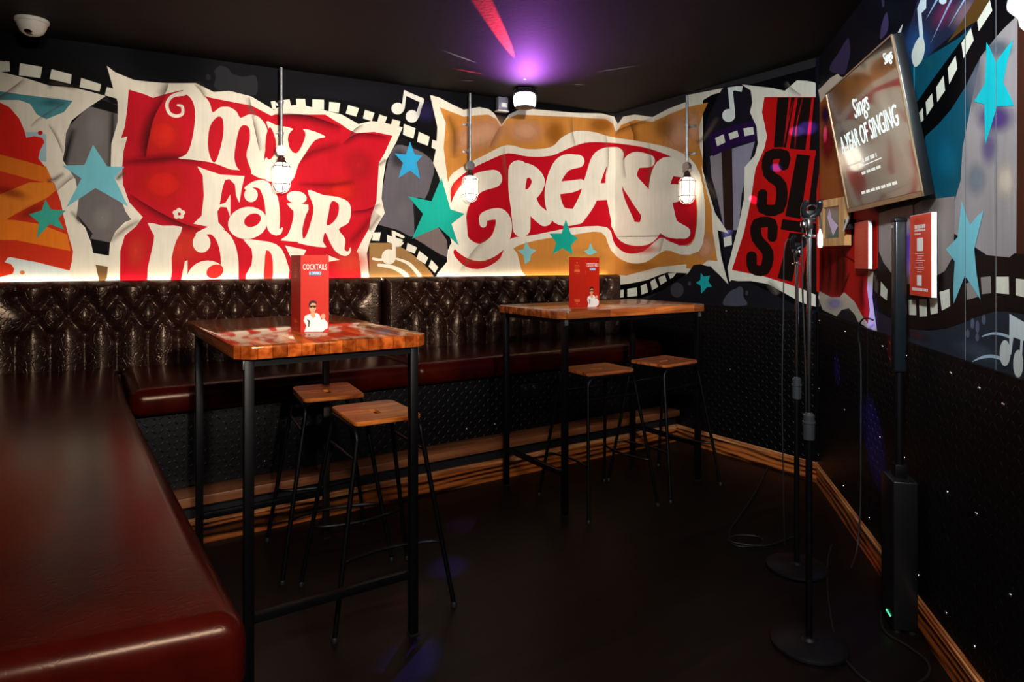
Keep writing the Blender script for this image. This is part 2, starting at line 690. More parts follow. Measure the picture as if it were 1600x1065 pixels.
def crease(z, pts, wd, col=(70, 52, 44), a=.5, side=0.0):
    """painted fold: soft on both sides, or hard on one side when side=1/-1"""
    k = SRC[z][2]
    q = crom(toP(z, pts), 5) if len(pts) > 2 else toP(z, pts)
    W = zone(sum(p[0] for p in q) / len(q))
    _, lo, hi = [t for t in ZONES if t[0] is W][0]
    c = rgb(*col)[:3]
    rows, cols = [], []
    n = len(q)
    for i in range(n):
        p0, p1 = q[max(i - 1, 0)], q[min(i + 1, n - 1)]
        dx, dy = p1[0] - p0[0], p1[1] - p0[1]
        l = math.hypot(dx, dy) or 1
        nx, ny = -dy / l, dx / l
        h = wd / k / 2
        e = math.sin(PI * (i + .25) / (n - .5)) ** .6 if n > 2 else 1
        prof = [(-1, 0), (-.45, .45), (0, 1), (.45, .45), (1, 0)] if not side else \
               ([(-.04, 0), (0, 1), (.3, .55), (.65, .2), (1, 0)] if side > 0 else [(-1, 0), (-.65, .2), (-.3, .55), (0, 1), (.04, 0)])
        rows.append([W.px(min(max(q[i][0] + nx * h * t, lo + .5), hi - .5), q[i][1] + ny * h * t) for t, _ in prof])
        cols.append([c + (a * e * al,) for _, al in prof])
    W.strip(rows, cols)


def paint_mat():
    m = bpy.data.materials.new('mural_paint')
    m.use_nodes = True
    nt = m.node_tree
    b = nt.nodes['Principled BSDF']
    b.inputs['Roughness'].default_value = .6
    b.inputs['Specular IOR Level'].default_value = .06
    at = nt.nodes.new('ShaderNodeAttribute')
    at.attribute_name = 'paint'
    tc = nt.nodes.new('ShaderNodeTexCoord')
    n = nt.nodes.new('ShaderNodeTexNoise')
    n.inputs['Scale'].default_value = 3.2
    n.inputs['Detail'].default_value = 7
    nt.links.new(tc.outputs['Object'], n.inputs['Vector'])
    mp = nt.nodes.new('ShaderNodeMapping')
    mp.inputs['Scale'].default_value = (60, 60, 5)
    nt.links.new(tc.outputs['Object'], mp.inputs['Vector'])
    n2 = nt.nodes.new('ShaderNodeTexNoise')
    n2.inputs['Scale'].default_value = 1
    n2.inputs['Detail'].default_value = 5
    nt.links.new(mp.outputs['Vector'], n2.inputs['Vector'])
    mr = nt.nodes.new('ShaderNodeMapRange')
    mr.inputs['From Min'].default_value = .3
    mr.inputs['From Max'].default_value = .7
    mr.inputs['To Min'].default_value = .84
    mr.inputs['To Max'].default_value = 1.05
    nt.links.new(n.outputs['Fac'], mr.inputs['Value'])
    mr2 = nt.nodes.new('ShaderNodeMapRange')
    mr2.inputs['From Min'].default_value = .3
    mr2.inputs['From Max'].default_value = .7
    mr2.inputs['To Min'].default_value = .955
    mr2.inputs['To Max'].default_value = 1.05
    nt.links.new(n2.outputs['Fac'], mr2.inputs['Value'])
    mu = nt.nodes.new('ShaderNodeMath')
    mu.operation = 'MULTIPLY'
    nt.links.new(mr.outputs['Result'], mu.inputs[0])
    nt.links.new(mr2.outputs['Result'], mu.inputs[1])
    vm = nt.nodes.new('ShaderNodeVectorMath')
    vm.operation = 'SCALE'
    nt.links.new(at.outputs['Color'], vm.inputs[0])
    nt.links.new(mu.outputs[0], vm.inputs['Scale'])
    nt.links.new(vm.outputs['Vector'], b.inputs['Base Color'])
    nt.links.new(at.outputs['Alpha'], b.inputs['Alpha'])
    bp = nt.nodes.new('ShaderNodeBump')
    bp.inputs['Strength'].default_value = .18
    bp.inputs['Distance'].default_value = .004
    nt.links.new(n2.outputs['Fac'], bp.inputs['Height'])
    nt.links.new(bp.outputs['Normal'], b.inputs['Normal'])
    return m


M_PAINT = paint_mat()


def wall_object(name, W, u0, u1, thick=.1):
    """wall slab with the mural paint joined into the same mesh"""
    V = [W.P(u0, 0), W.P(u1, 0), W.P(u1, CEIL), W.P(u0, CEIL)]
    V += [v - W.n * thick for v in V]
    F = [(0, 1, 2, 3), (4, 7, 6, 5), (0, 4, 5, 1), (1, 5, 6, 2), (2, 6, 7, 3), (3, 7, 4, 0)]
    nb = len(F)
    C = [(0.005, .005, .006, 1)] * 8
    F += [tuple(i + 8 for i in f) for f in W.F]
    V += W.V
    C += W.C
    me = bpy.data.meshes.new(name)
    me.from_pydata([tuple(v) for v in V], [], F)
    me.materials.append(M_BLACKWALL)
    me.materials.append(M_PAINT)
    for i, p in enumerate(me.polygons):
        p.material_index = 0 if i < nb else 1
    ca = me.color_attributes.new('paint', 'FLOAT_COLOR', 'POINT')
    ca.data.foreach_set('color', np.array(C, dtype=np.float32).ravel())
    o = bpy.data.objects.new(name, me)
    COL.objects.link(o)
    o['kind'] = 'structure'
    return o


# ------------------------------------------------------------------ the mural
CREAM = (226, 217, 198)
RED = (186, 12, 30)
RED2 = (212, 30, 18)
BLK = (3, 3, 4)
NAVY = (5, 5, 8)
TEAL = (22, 160, 142)
TAN = (196, 128, 56)
PINK = (218, 160, 122)
GRAY = (108, 100, 98)
STRIP = (222, 218, 200)


def rects(z, lst, col=STRIP):
    for r in lst:
        poly(z, r, col)


# ---- back wall, dark ground
poly('p', [(-200, 0), (700, 60), (960, 182), (960, 470), (-200, 470)], NAVY)
air('p', 150, 110, 160, 40, (20, 19, 25), .5)
air('p', 560, 150, 170, 40, (24, 22, 30), .6)
poly('1', [(1350, 560), (1350, 480), (1340, 440), (1380, 410), (1430, 430), (1450, 460), (1520, 480), (1590, 470), (1610, 520), (1600, 590), (1540, 600)], (34, 33, 37), 3)
ell('1', 1302, 482, 16, 20, (30, 30, 33))
# film strip, far left
poly('p', [(-200, 30), (-60, 58), (60, 80), (120, 98), (170, 118), (185, 170), (150, 158), (115, 140), (78, 136), (40, 124), (0, 113), (-200, 70)], BLK)
rects('1', [[(-90, 372), (0, 380), (60, 385), (62, 445), (0, 450), (-90, 440)], [(125, 395), (265, 418), (252, 488), (118, 470)],
            [(322, 432), (448, 465), (442, 525), (310, 492)], [(508, 487), (632, 527), (622, 572), (497, 545)], [(668, 543), (712, 555), (745, 620), (655, 595)]])
# grey gap between the two sheets
poly('p', [(150, 155), (190, 165), (205, 300), (200, 440), (150, 440), (110, 345), (90, 215)], GRAY)
air('p', 150, 200, 34, 60, (150, 143, 138), .5)
air('p', 160, 340, 26, 30, (150, 145, 138), .55)
crease('p', [(115, 200), (104, 240), (100, 262)], 16, (20, 18, 18), .8)
crease('p', [(176, 165), (175, 215), (172, 270)], 14, (20, 18, 18), .7)
poly('p', [(148, 152), (186, 165), (184, 178), (140, 166)], BLK)
poly('p', [(120, 335), (133, 350), (145, 365), (140, 374), (128, 350)], (30, 27, 26))
poly('2', [(560, 690), (690, 715), (690, 800), (570, 790)], BLK)
poly('2', [(580, 780), (700, 800), (700, 870), (580, 850)], STRIP)
poly('2', [(580, 850), (690, 868), (680, 960), (600, 960)], (110, 82, 48))

# ---- sheet 1: orange swirls
poly('p', [(-220, 80), (-60, 98), (0, 112), (40, 122), (78, 134), (115, 137), (140, 143), (165, 150), (135, 170), (112, 188), (103, 208), (101, 235), (98, 250), (118, 280), (123, 310), (119, 342), (133, 355), (142, 378), (147, 402), (156, 445), (-220, 445)], CREAM)
poly('1', [(-500, 540), (0, 570), (130, 590), (455, 630), (400, 700), (290, 745), (230, 715), (190, 650), (120, 625), (0, 625), (-500, 640)], (72, 140, 148))
air('1', 330, 640, 120, 40, (50, 90, 100), .5)
poly('2', [(160, 25), (245, 25), (290, 40), (290, 210), (235, 205), (250, 140), (170, 60)], (160, 190, 196))
poly('1', [(-500, 620), (0, 640), (60, 670), (120, 740), (155, 820), (165, 860), (215, 850), (265, 860), (278, 890), (250, 940), (240, 990), (285, 1045), (290, 1100), (-500, 1100)], RED2)
ell('1', 252, 830, 16, 14, (190, 25, 25))
poly('2', [(-500, 150), (0, 160), (290, 240), (300, 320), (340, 345), (380, 460), (400, 560), (430, 680), (457, 770), (450, 830), (435, 890), (240, 840), (60, 805), (35, 840), (70, 850), (90, 880), (80, 910), (0, 930), (-500, 960)], (200, 48, 20))
poly('2', [(-500, 150), (0, 165), (150, 205), (290, 245), (325, 322), (290, 342), (200, 322), (0, 268), (-500, 200)], (222, 112, 26))
poly('2', [(-500, 640), (-200, 520), (0, 415), (180, 340), (330, 338), (355, 385), (300, 432), (100, 535), (30, 577), (-200, 590)], (224, 124, 34))
poly('2', [(-500, 600), (0, 570), (100, 576), (250, 600), (420, 665), (442, 768), (300, 740), (100, 700), (-500, 700)], (228, 118, 24))
air('2', 60, 400, 160, 45, (140, 24, 14), .5, 15)
air('2', 200, 520, 120, 50, (150, 40, 16), .6, -25)
air('1', -60, 700, 90, 160, (226, 90, 30), .6)
poly('2', [(-500, 955), (0, 932), (85, 912), (96, 880), (75, 845), (30, 838), (50, 808), (240, 845), (435, 895), (445, 960), (-500, 1000)], (214, 224, 220))
ell('2', 140, 902, 16, 13, (205, 110, 60))
crease('1', [(-60, 640), (60, 560), (150, 490)], 70, (120, 84, 60), .6, 1)
crease('1', [(310, 560), (330, 520), (430, 540), (480, 560)], 50, (80, 66, 58), .5)
crease('1', [(190, 790), (240, 740), (400, 640)], 46, (120, 96, 74), .5, 1)
crease('1', [(300, 780), (350, 860), (390, 960)], 50, (100, 80, 66), .6, -1)
crease('2', [(290, 330), (340, 320), (400, 280)], 44, (80, 66, 60), .6)
crease('2', [(350, 400), (430, 330), (470, 310)], 80, (90, 78, 70), .5, -1)
crease('2', [(440, 520), (480, 560), (500, 600)], 40, (100, 84, 72), .5)

# ---- gap between sheet 2 and sheet 3 (film strips, notes, stars)
poly('3', [(130, 150), (200, 143), (300, 140), (400, 148), (500, 160), (600, 176), (700, 200), (850, 255), (1020, 330), (1010, 450), (950, 425), (850, 370), (760, 300), (640, 300), (500, 230), (220, 200)], BLK)
rects('3', [[(222, 178), (244, 176), (248, 215), (230, 215)], [(272, 172), (312, 168), (318, 200), (278, 200)], [(342, 165), (385, 165), (390, 204), (345, 200)], [(420, 168), (475, 170), (475, 217), (420, 210)],
            [(500, 180), (552, 185), (545, 232), (497, 224)], [(590, 195), (642, 210), (628, 250), (578, 235)], [(670, 218), (715, 232), (702, 272), (660, 258)],
            [(738, 240), (775, 252), (762, 287), (728, 277)], [(800, 262), (838, 272), (830, 302), (792, 294)], [(855, 285), (910, 305), (900, 355), (850, 335)],
            [(925, 322), (978, 345), (968, 388), (918, 370)], [(990, 360), (1030, 372), (1020, 412), (986, 397)]])
poly('3', [(600, 330), (850, 350), (950, 420), (1060, 470), (1090, 900), (1070, 1010), (640, 1010), (560, 900)], (16, 14, 17))
poly('3', [(820, 385), (880, 395), (950, 425), (1000, 480), (985, 560), (955, 640), (895, 640), (905, 820), (800, 790), (735, 765), (760, 720), (745, 660), (760, 560), (785, 440)], (92, 86, 92), 2)
air('3', 850, 700, 60, 110, (120, 114, 120), .6)
air('3', 830, 450, 50, 60, (52, 48, 58), .8)
poly('3', [(1015, 770), (1060, 840), (1065, 920), (1020, 900), (940, 850), (900, 825), (960, 790)], (110, 96, 92))
poly('3', [(690, 850), (800, 850), (900, 900), (960, 950), (1000, 1015), (690, 1015)], (150, 112, 66))
air('3', 930, 980, 60, 50, (190, 140, 80), .6)
stroke('3', [(735, 955, 14), (800, 965, 18), (850, 990, 22), (870, 1012, 24)], CREAM)
stroke('3', [(820, 925, 10), (880, 950, 16), (930, 1005, 18)], CREAM)
poly('3', [(730, 762), (830, 790), (950, 855), (1030, 915), (1068, 940), (1010, 1008), (980, 985), (930, 930), (860, 880), (800, 850), (700, 845)], BLK)
rects('3', [[(710, 800), (745, 800), (738, 840), (703, 838)], [(775, 812), (850, 835), (840, 868), (775, 845)], [(872, 850), (917, 872), (905, 900), (865, 885)],
            [(927, 887), (970, 920), (956, 950), (915, 925)], [(985, 930), (1018, 965), (1002, 993), (972, 962)]])
# lower music note
ell('3', 783, 916, 34, 36, CREAM)
poly('3', [(797, 790), (815, 795), (817, 915), (799, 915)], CREAM)
stroke('3', [(806, 800, 12), (830, 812, 14), (852, 822, 12)], CREAM)
stroke('3', [(806, 860, 12), (830, 862, 12), (850, 850, 8)], CREAM)
stroke('3', [(708, 925, 12), (740, 930, 12), (770, 925, 14)], CREAM)
# upper double note
ell('3', 825, 212, 30, 28, (226, 224, 214))
ell('3', 893, 249, 30, 30, (226, 224, 214))
poly('3', [(855, 125), (868, 128), (858, 215), (842, 215)], (226, 224, 214))
poly('3', [(855, 125), (950, 165), (948, 190), (858, 148)], (226, 224, 214))
poly('3', [(935, 165), (950, 168), (926, 255), (908, 250)], (226, 224, 214))
air('3', 960, 230, 60, 60, (50, 40, 90), .5)
poly('3', [(884, 369), (906, 430), (942, 435), (915, 467), (931, 546), (885, 505), (829, 541), (850, 470), (811, 425), (864, 430)], (42, 150, 196))

# ---- sheet 2: red with cream lettering
poly('p', [(167, 103), (180, 113), (209, 125), (235, 128), (261, 130), (306, 130), (334, 144), (358, 142), (393, 151), (428, 172), (437, 166), (465, 164), (481, 166), (534, 179), (560, 194), (580, 189), (600, 192), (629, 199), (619, 222), (603, 251), (598, 284), (596, 310), (601, 333), (587, 356), (577, 379), (573, 396), (578, 445), (160, 445), (167, 434), (172, 380), (180, 362), (195, 347), (205, 343), (196, 330), (185, 300), (173, 262), (174, 225), (184, 190), (184, 160), (176, 135)], CREAM)
poly('p', [(201, 140), (225, 147), (239, 153), (262, 146), (285, 141), (310, 147), (330, 153), (393, 165), (424, 181), (429, 179), (508, 179), (534, 195), (544, 202), (556, 208), (585, 206), (613, 212), (600, 241), (592, 254), (590, 284), (588, 314), (580, 337), (577, 356), (564, 379), (557, 393), (560, 396), (564, 430), (564, 445), (187, 445), (188, 392), (195, 368), (212, 354), (223, 339), (202, 316), (192, 288), (191, 260), (193, 236), (199, 213), (189, 216), (195, 198), (199, 167)], RED)
air('8', 300, 380, 120, 120, (214, 36, 22), .9)
air('8', 300, 600, 150, 110, (222, 30, 22), .9)
air('3', 560, 600, 110, 90, (216, 34, 24), .8)
air('3', 640, 480, 90, 90, (190, 22, 34), .7)
air('8', 370, 880, 160, 120, (224, 60, 40), .6)
air('8', 180, 900, 60, 110, (224, 60, 40), .6)
air('3', 600, 940, 120, 80, (226, 70, 50), .7)
crease('8', [(320, 190), (260, 300), (230, 430), (225, 480)], 110, (70, 4, 16), .8, 1)
crease('8', [(120, 500), (240, 490), (380, 480), (480, 500)], 60, (110, 4, 16), .7)
crease('8', [(150, 640), (260, 710), (380, 770), (480, 800)], 80, (96, 6, 16), .75, 1)
crease('3', [(240, 235), (400, 245), (560, 300)], 90, (60, 4, 20), .75, 1)
crease('3', [(560, 380), (640, 330), (780, 345)], 70, (100, 6, 30), .7, 1)
crease('3', [(330, 470), (420, 420), (560, 380)], 60, (120, 10, 24), .5)
crease('3', [(620, 560), (500, 575), (350, 570)], 40, (130, 12, 20), .6)
crease('3', [(600, 700), (680, 690), (740, 660)], 60, (90, 8, 24), .6, 1)
crease('3', [(600, 850), (660, 780), (720, 700)], 60, (120, 10, 24), .5)
# curl and lettering, row one
stroke('8', [(368, 243, 9), (388, 250, 13), (388, 282, 14), (358, 292, 15), (328, 275, 15), (320, 235, 15), (345, 202, 16), (395, 190, 22)], CREAM, 8)
poly('8', [(385, 180), (430, 180), (480, 195), (512, 235), (525, 275), (560, 252), (600, 252), (632, 272), (650, 300), (690, 284), (735, 298), (768, 345), (770, 400), (757, 470), (765, 520), (790, 560), (772, 575), (735, 570), (690, 548), (640, 535), (600, 530), (525, 502), (430, 488), (370, 482), (408, 462), (432, 400), (446, 300), (440, 240), (420, 205)], CREAM, 3)
poly('8', [(545, 296), (570, 306), (573, 370), (556, 450), (535, 500), (515, 480), (503, 420), (512, 340)], RED, 3)
poly('8', [(665, 333), (688, 345), (692, 400), (676, 470), (700, 545), (676, 546), (640, 530), (622, 480), (632, 400), (646, 348)], RED, 3)
crease('8', [(700, 290), (720, 380), (735, 450)], 50, (120, 100, 84), .7, -1)
poly('3', [(200, 275), (245, 290), (300, 300), (345, 312), (400, 312), (482, 345), (432, 362), (386, 425), (352, 480), (332, 540), (296, 570), (235, 560), (195, 545), (195, 450), (232, 440), (240, 380)], CREAM, 3)
poly('3', [(345, 300), (384, 322), (378, 370), (345, 424), (312, 400), (305, 340)], RED, 3)
poly('3', [(220, 300), (245, 360), (243, 420), (215, 455), (196, 420), (200, 340)], RED, 3)
# row two
poly('8', [(455, 518), (500, 535), (560, 555), (668, 562), (655, 620), (645, 682), (630, 650), (625, 600), (600, 575), (580, 580), (568, 620), (556, 690), (582, 682), (604, 645), (604, 748), (588, 702), (560, 700), (546, 720), (550, 770), (580, 802), (510, 790), (438, 776), (475, 740), (485, 650), (480, 560)], CREAM)
ell('3', 128, 622, 32, 34, CREAM)
stroke('3', [(105, 590, 16), (145, 572, 30), (190, 580, 52), (222, 640, 66), (232, 720, 66), (236, 780, 56), (262, 800, 22), (275, 780, 8)], CREAM)
ell('3', 112, 755, 94, 76, CREAM, -10)
ell('3', 135, 742, 42, 30, RED, -25)
ell('3', 345, 634, 48, 30, CREAM, 8)
poly('3', [(298, 662), (400, 668), (388, 720), (372, 780), (375, 830), (395, 845), (270, 838), (300, 815), (322, 760), (330, 700)], CREAM, 2)
poly('3', [(398, 600), (470, 622), (540, 632), (590, 655), (603, 700), (590, 755), (545, 785), (575, 830), (572, 880), (590, 890), (600, 870), (598, 900), (570, 912), (530, 890), (505, 850), (480, 800), (470, 845), (480, 872), (350, 850), (385, 825), (410, 760), (425, 680)], CREAM, 3)
poly('3', [(520, 650), (545, 670), (540, 720), (515, 755), (487, 765), (496, 710), (505, 665)], RED, 3)
# row three
poly('8', [(232, 772), (300, 785), (388, 790), (362, 850), (340, 930), (334, 1040), (230, 1040), (250, 900), (262, 830)], CREAM, 2)
ell('8', 475, 862, 40, 44, CREAM)
stroke('8', [(460, 825, 24), (520, 806, 36), (575, 845, 66), (600, 930, 78), (598, 1045, 84)], CREAM)
ell('8', 500, 1025, 92, 84, CREAM, -10)
ell('8', 535, 990, 40, 30, (206, 40, 36), -25)
poly('8', [(400, 945), (412, 940), (412, 1040), (380, 1040)], CREAM)
poly('8', [(662, 846), (740, 852), (810, 868), (850, 920), (862, 1040), (672, 1040), (700, 960), (700, 890)], CREAM, 2)
poly('8', [(765, 895), (790, 915), (796, 975), (790, 1040), (755, 1040), (758, 960)], (206, 40, 36), 2)
poly('3', [(290, 862), (390, 884), (380, 905), (340, 930), (330, 1010), (322, 930)], CREAM)
poly('3', [(485, 905), (550, 930), (490, 940)], CREAM)
for i in range(5):
    t = i * 2 * PI / 5 - .3
    ell('8', 373 + 17 * math.cos(t), 731 + 15 * math.sin(t), 12, 11, CREAM)
ell('8', 375, 732, 7, 7, RED)
# folds of the cream border
crease('8', [(325, 145), (318, 175), (300, 205)], 90, (110, 95, 80), .75, 1)
crease('8', [(440, 150), (470, 180), (490, 215)], 60, (140, 118, 92), .6, -1)
crease('8', [(690, 205), (700, 250), (720, 290)], 60, (110, 95, 80), .6, 1)
crease('3', [(590, 350), (620, 310), (660, 285)], 44, (70, 56, 60), .6, 1)
crease('8', [(60, 860), (130, 800), (200, 760)], 40, (120, 100, 80), .5)
crease('8', [(90, 580), (110, 560), (130, 540)], 40, (90, 72, 60), .7)
crease('3', [(735, 480), (770, 455)], 30, (110, 90, 80), .5)
crease('3', [(690, 790), (740, 720)], 40, (120, 100, 90), .5)

# ---- sheet 3: tan sheet with the bubble word, runs round the corner
poly('4', [(65, 148), (110, 160), (165, 190), (225, 218), (300, 205), (345, 215), (370, 235), (405, 290), (440, 240), (500, 212), (560, 215), (750, 232), (880, 235), (940, 250), (960, 285), (985, 250), (1040, 240), (1125, 252), (1200, 212), (1310, 170), (1380, 140), (1465, 115), (1440, 180), (1410, 260), (1390, 400), (1400, 480), (1385, 500), (1430, 640), (1485, 803), (1430, 790), (1450, 900), (1490, 1056), (1420, 960), (1350, 950), (1290, 1000), (1150, 1010), (1050, 1040), (960, 1058), (940, 1060), (80, 1060), (100, 995), (150, 935), (150, 880), (190, 860), (130, 700), (110, 540), (80, 470), (95, 400), (100, 300)], CREAM)
poly('4', [(110, 205), (160, 225), (225, 250), (340, 240), (380, 262), (402, 300), (430, 262), (480, 240), (740, 252), (900, 262), (935, 285), (950, 330), (975, 290), (1040, 265), (1125, 275), (1200, 240), (1300, 200), (1375, 205), (1345, 300), (1350, 400), (1370, 480), (1395, 600), (1405, 780), (1425, 920), (1360, 910), (1290, 950), (1150, 965), (1000, 1005), (945, 1000), (850, 1060), (560, 1060), (500, 980), (480, 900), (400, 800), (200, 700), (150, 560), (130, 400), (140, 280)], TAN)
air('4', 300, 340, 170, 90, PINK, .9, -20)
air('4', 520, 320, 110, 70, PINK, .8)
air('4', 1250, 330, 90, 120, PINK, .9)
air('4', 1180, 300, 70, 70, (150, 96, 34), .5)
air('4', 660, 330, 60, 80, (166, 96, 30), .7)
air('4', 880, 290, 80, 50, (156, 92, 26), .7)
air('4', 1320, 860, 100, 90, PINK, .8)
air('4', 1060, 960, 110, 40, (170, 104, 36), .5)
air('4', 780, 920, 160, 50, (206, 146, 66), .7)
crease('4', [(345, 400), (372, 340), (402, 290)], 60, (150, 92, 60), .5, 1)
crease('4', [(150, 240), (180, 330), (180, 450)], 60, (130, 84, 30), .6)
crease('4', [(1010, 270), (1035, 340), (1030, 400)], 70, (110, 66, 22), .6, -1)
crease('4', [(930, 330), (990, 300), (1120, 256)], 60, (120, 74, 30), .6, 1)
# cream shape behind the word
poly('4', [(148, 620), (160, 535), (225, 485), (330, 430), (430, 385), (530, 405), (640, 395), (690, 350), (760, 318), (850, 325), (920, 345), (1080, 370), (1210, 400), (1300, 445), (1350, 520), (1372, 650), (1372, 800), (1345, 890), (1260, 905), (1185, 885), (1090, 942), (1000, 940), (925, 885), (880, 800), (740, 812), (560, 840), (455, 880), (420, 960), (340, 1010), (220, 1010), (150, 950), (160, 860), (220, 780), (165, 700)], CREAM, 3)
# red field
poly('4', [(162, 620), (178, 565), (250, 505), (340, 460), (435, 424), (530, 440), (640, 436), (720, 402), (800, 375), (880, 372), (1000, 382), (1120, 405), (1240, 455), (1305, 525), (1320, 600), (1335, 700), (1325, 820), (1280, 862), (1210, 845), (1160, 826), (1080, 890), (1000, 898), (940, 850), (905, 775), (740, 778), (560, 812), (435, 835), (400, 920), (320, 970), (240, 965), (185, 915), (182, 880), (240, 860), (240, 760), (225, 690), (175, 672)], RED, 3)
air('4', 220, 600, 70, 60, (226, 80, 50), .7)
air('4', 300, 920, 110, 40, (226, 80, 60), .8)
air('4', 1080, 880, 90, 30, (214, 50, 50), .6)
BUB = (230, 222, 204)
GROUP = []
stroke('4', [(365, 545, 86), (285, 570, 92), (215, 650, 84), (196, 750, 80), (215, 850, 84), (300, 895, 82), (385, 850, 86), (415, 770, 80), (395, 715, 60), (325, 725, 46), (318, 760, 34)], BUB)
stroke('4', [(485, 505, 96), (478, 600, 80), (495, 690, 90), (500, 780, 84)], BUB)
stroke('4', [(490, 508, 90), (548, 512, 60), (580, 560, 62), (548, 618, 60), (500, 625, 60)], BUB)
stroke('4', [(540, 625, 50), (560, 690, 66), (610, 735, 72)], BUB)
stroke('4', [(768, 462, 62), (700, 475, 80), (655, 550, 70), (648, 640, 76), (680, 718, 86), (760, 725, 74), (800, 700, 40)], BUB)
stroke('4', [(665, 590, 60), (735, 582, 58), (780, 570, 46)], BUB)
stroke('4', [(950, 430, 72), (880, 450, 84), (842, 540, 78), (815, 640, 84), (765, 725, 74)], BUB)
stroke('4', [(955, 430, 66), (938, 530, 76), (948, 640, 84), (985, 760, 110)], BUB)
stroke('4', [(850, 608, 80), (940, 604, 80)], BUB)
stroke('4', [(1105, 460, 62), (1035, 462, 84), (1010, 540, 84), (1070, 630, 100), (1125, 715, 110), (1095, 800, 110), (1010, 800, 110), (960, 760, 70)], BUB)
stroke('4', [(1275, 512, 56), (1195, 490, 100), (1160, 570, 100), (1168, 680, 110), (1200, 770, 100), (1275, 800, 60)], BUB)
stroke('4', [(1180, 620, 90), (1240, 612, 84), (1292, 608, 50)], BUB)
flush(GROUP, rgb(*BUB)[:3] + (1.0,))
GROUP = None
for (a, b, c) in [((740, 250), (745, 330), (760, 400)), ((900, 330), (915, 430), (908, 520)), ((1110, 370), (1120, 480), (1105, 600)), ((420, 390), (425, 480), (440, 560)), ((1000, 400), (990, 470), (1000, 540)), ((1210, 700), (1180, 820), (1160, 900))]:
    crease('4', [a, b, c], 46, (120, 100, 80), .42, 1)
crease('4', [(200, 990), (260, 900), (330, 820)], 60, (120, 100, 80), .35, 1)
crease('4', [(940, 820), (1100, 818), (1250, 812)], 8, (60, 50, 44), .7)
# stars over the sheet
poly('3', [(1032, 540), (1075, 690), (1142, 712), (1080, 760), (1114, 862), (1020, 775), (893, 830), (945, 712), (873, 628), (985, 652)], TEAL)
poly('4', [(710, 738), (733, 805), (768, 828), (735, 860), (745, 905), (695, 875), (645, 905), (665, 850), (632, 805), (690, 805)], TEAL)
poly('4', [(520, 840), (540, 875), (570, 885), (545, 905), (540, 935), (515, 950), (510, 910), (480, 885), (510, 880)], (130, 190, 192))
poly('4', [(828, 850), (840, 880), (860, 892), (835, 905), (815, 905), (798, 888), (818, 878)], (120, 190, 194))
poly('2', [(582, 105), (670, 240), (778, 243), (715, 310), (800, 490), (597, 375), (415, 495), (510, 315), (388, 235), (528, 232)], (112, 184, 196))
poly('2', [(285, 445), (320, 510), (412, 515), (365, 565), (403, 635), (310, 600), (230, 690), (245, 590), (182, 540), (262, 515)], (58, 162, 142))

# ---- side gap with purple film strip (right-hand return wall)
poly('p', [(1098, 152), (1290, 100), (1290, 500), (1100, 500)], NAVY)
poly('5', [(212, 95), (300, 80), (340, 120), (358, 300), (300, 560), (236, 905), (200, 700), (150, 480), (130, 300), (150, 220)], (24, 20, 30))
poly('5', [(158, 385), (205, 355), (212, 500), (218, 690), (190, 560), (165, 470)], (138, 128, 132))
poly('5', [(250, 352), (345, 322), (320, 420), (290, 540), (278, 690), (256, 690)], (142, 134, 150))
air('5', 230, 680, 30, 60, (150, 140, 220), .7)
poly('5', [(205, 350), (250, 345), (256, 690), (218, 690)], (44, 26, 22))
poly('5', [(150, 295), (240, 262), (340, 236), (357, 318), (300, 328), (240, 350), (170, 384)], (40, 14, 62))
rects('5', [[(180, 308), (215, 292), (222, 326), (188, 342)], [(235, 290), (272, 276), (278, 302), (242, 315)], [(297, 268), (338, 262), (342, 292), (303, 300)], [(215, 722), (248, 712), (250, 752), (218, 760)]])
ell('5', 236, 214, 27, 27, (226, 228, 220))
poly('5', [(232, 98), (252, 96), (264, 214), (244, 218)], (226, 228, 220))
poly('5', [(232, 98), (270, 92), (295, 92), (290, 116), (262, 110), (236, 118)], (226, 228, 220))
# re-lay the sheet tips over the gap
poly('5', [(215, 100), (180, 120), (130, 150), (110, 220), (100, 330), (118, 400), (128, 440), (150, 520), (180, 620), (236, 705), (190, 690), (205, 800), (236, 920), (160, 840), (60, 840), (60, 130)], CREAM)
poly('5', [(60, 180), (115, 168), (150, 160), (110, 250), (112, 330), (130, 480), (165, 600), (170, 700), (190, 820), (150, 815), (110, 850), (60, 850)], TAN)
air('5', 90, 260, 40, 90, PINK, .8)
air('5', 140, 760, 50, 70, PINK, .8)
crease('5', [(100, 330), (140, 300), (190, 220)], 30, (110, 90, 76), .6)
crease('5', [(130, 470), (160, 520), (190, 560)], 40, (110, 90, 76), .5)
poly('4', [(1180, 500), (1250, 455), (1305, 525), (1325, 620), (1335, 700), (1325, 820), (1280, 862), (1230, 850), (1240, 790), (1215, 740), (1270, 660), (1235, 600), (1290, 560)], RED, 2)
poly('4', [(1240, 420), (1300, 445), (1350, 520), (1372, 650), (1372, 800), (1345, 890), (1262, 905), (1240, 872), (1285, 868), (1325, 830), (1340, 700), (1325, 600), (1306, 522), (1240, 455)], CREAM, 2)
stroke('4', [(1275, 512, 56), (1195, 490, 100), (1160, 570, 100), (1168, 680, 110), (1200, 770, 100), (1275, 800, 60)], BUB)
stroke('4', [(1180, 620, 90), (1240, 612, 84), (1292, 608, 50)], BUB)

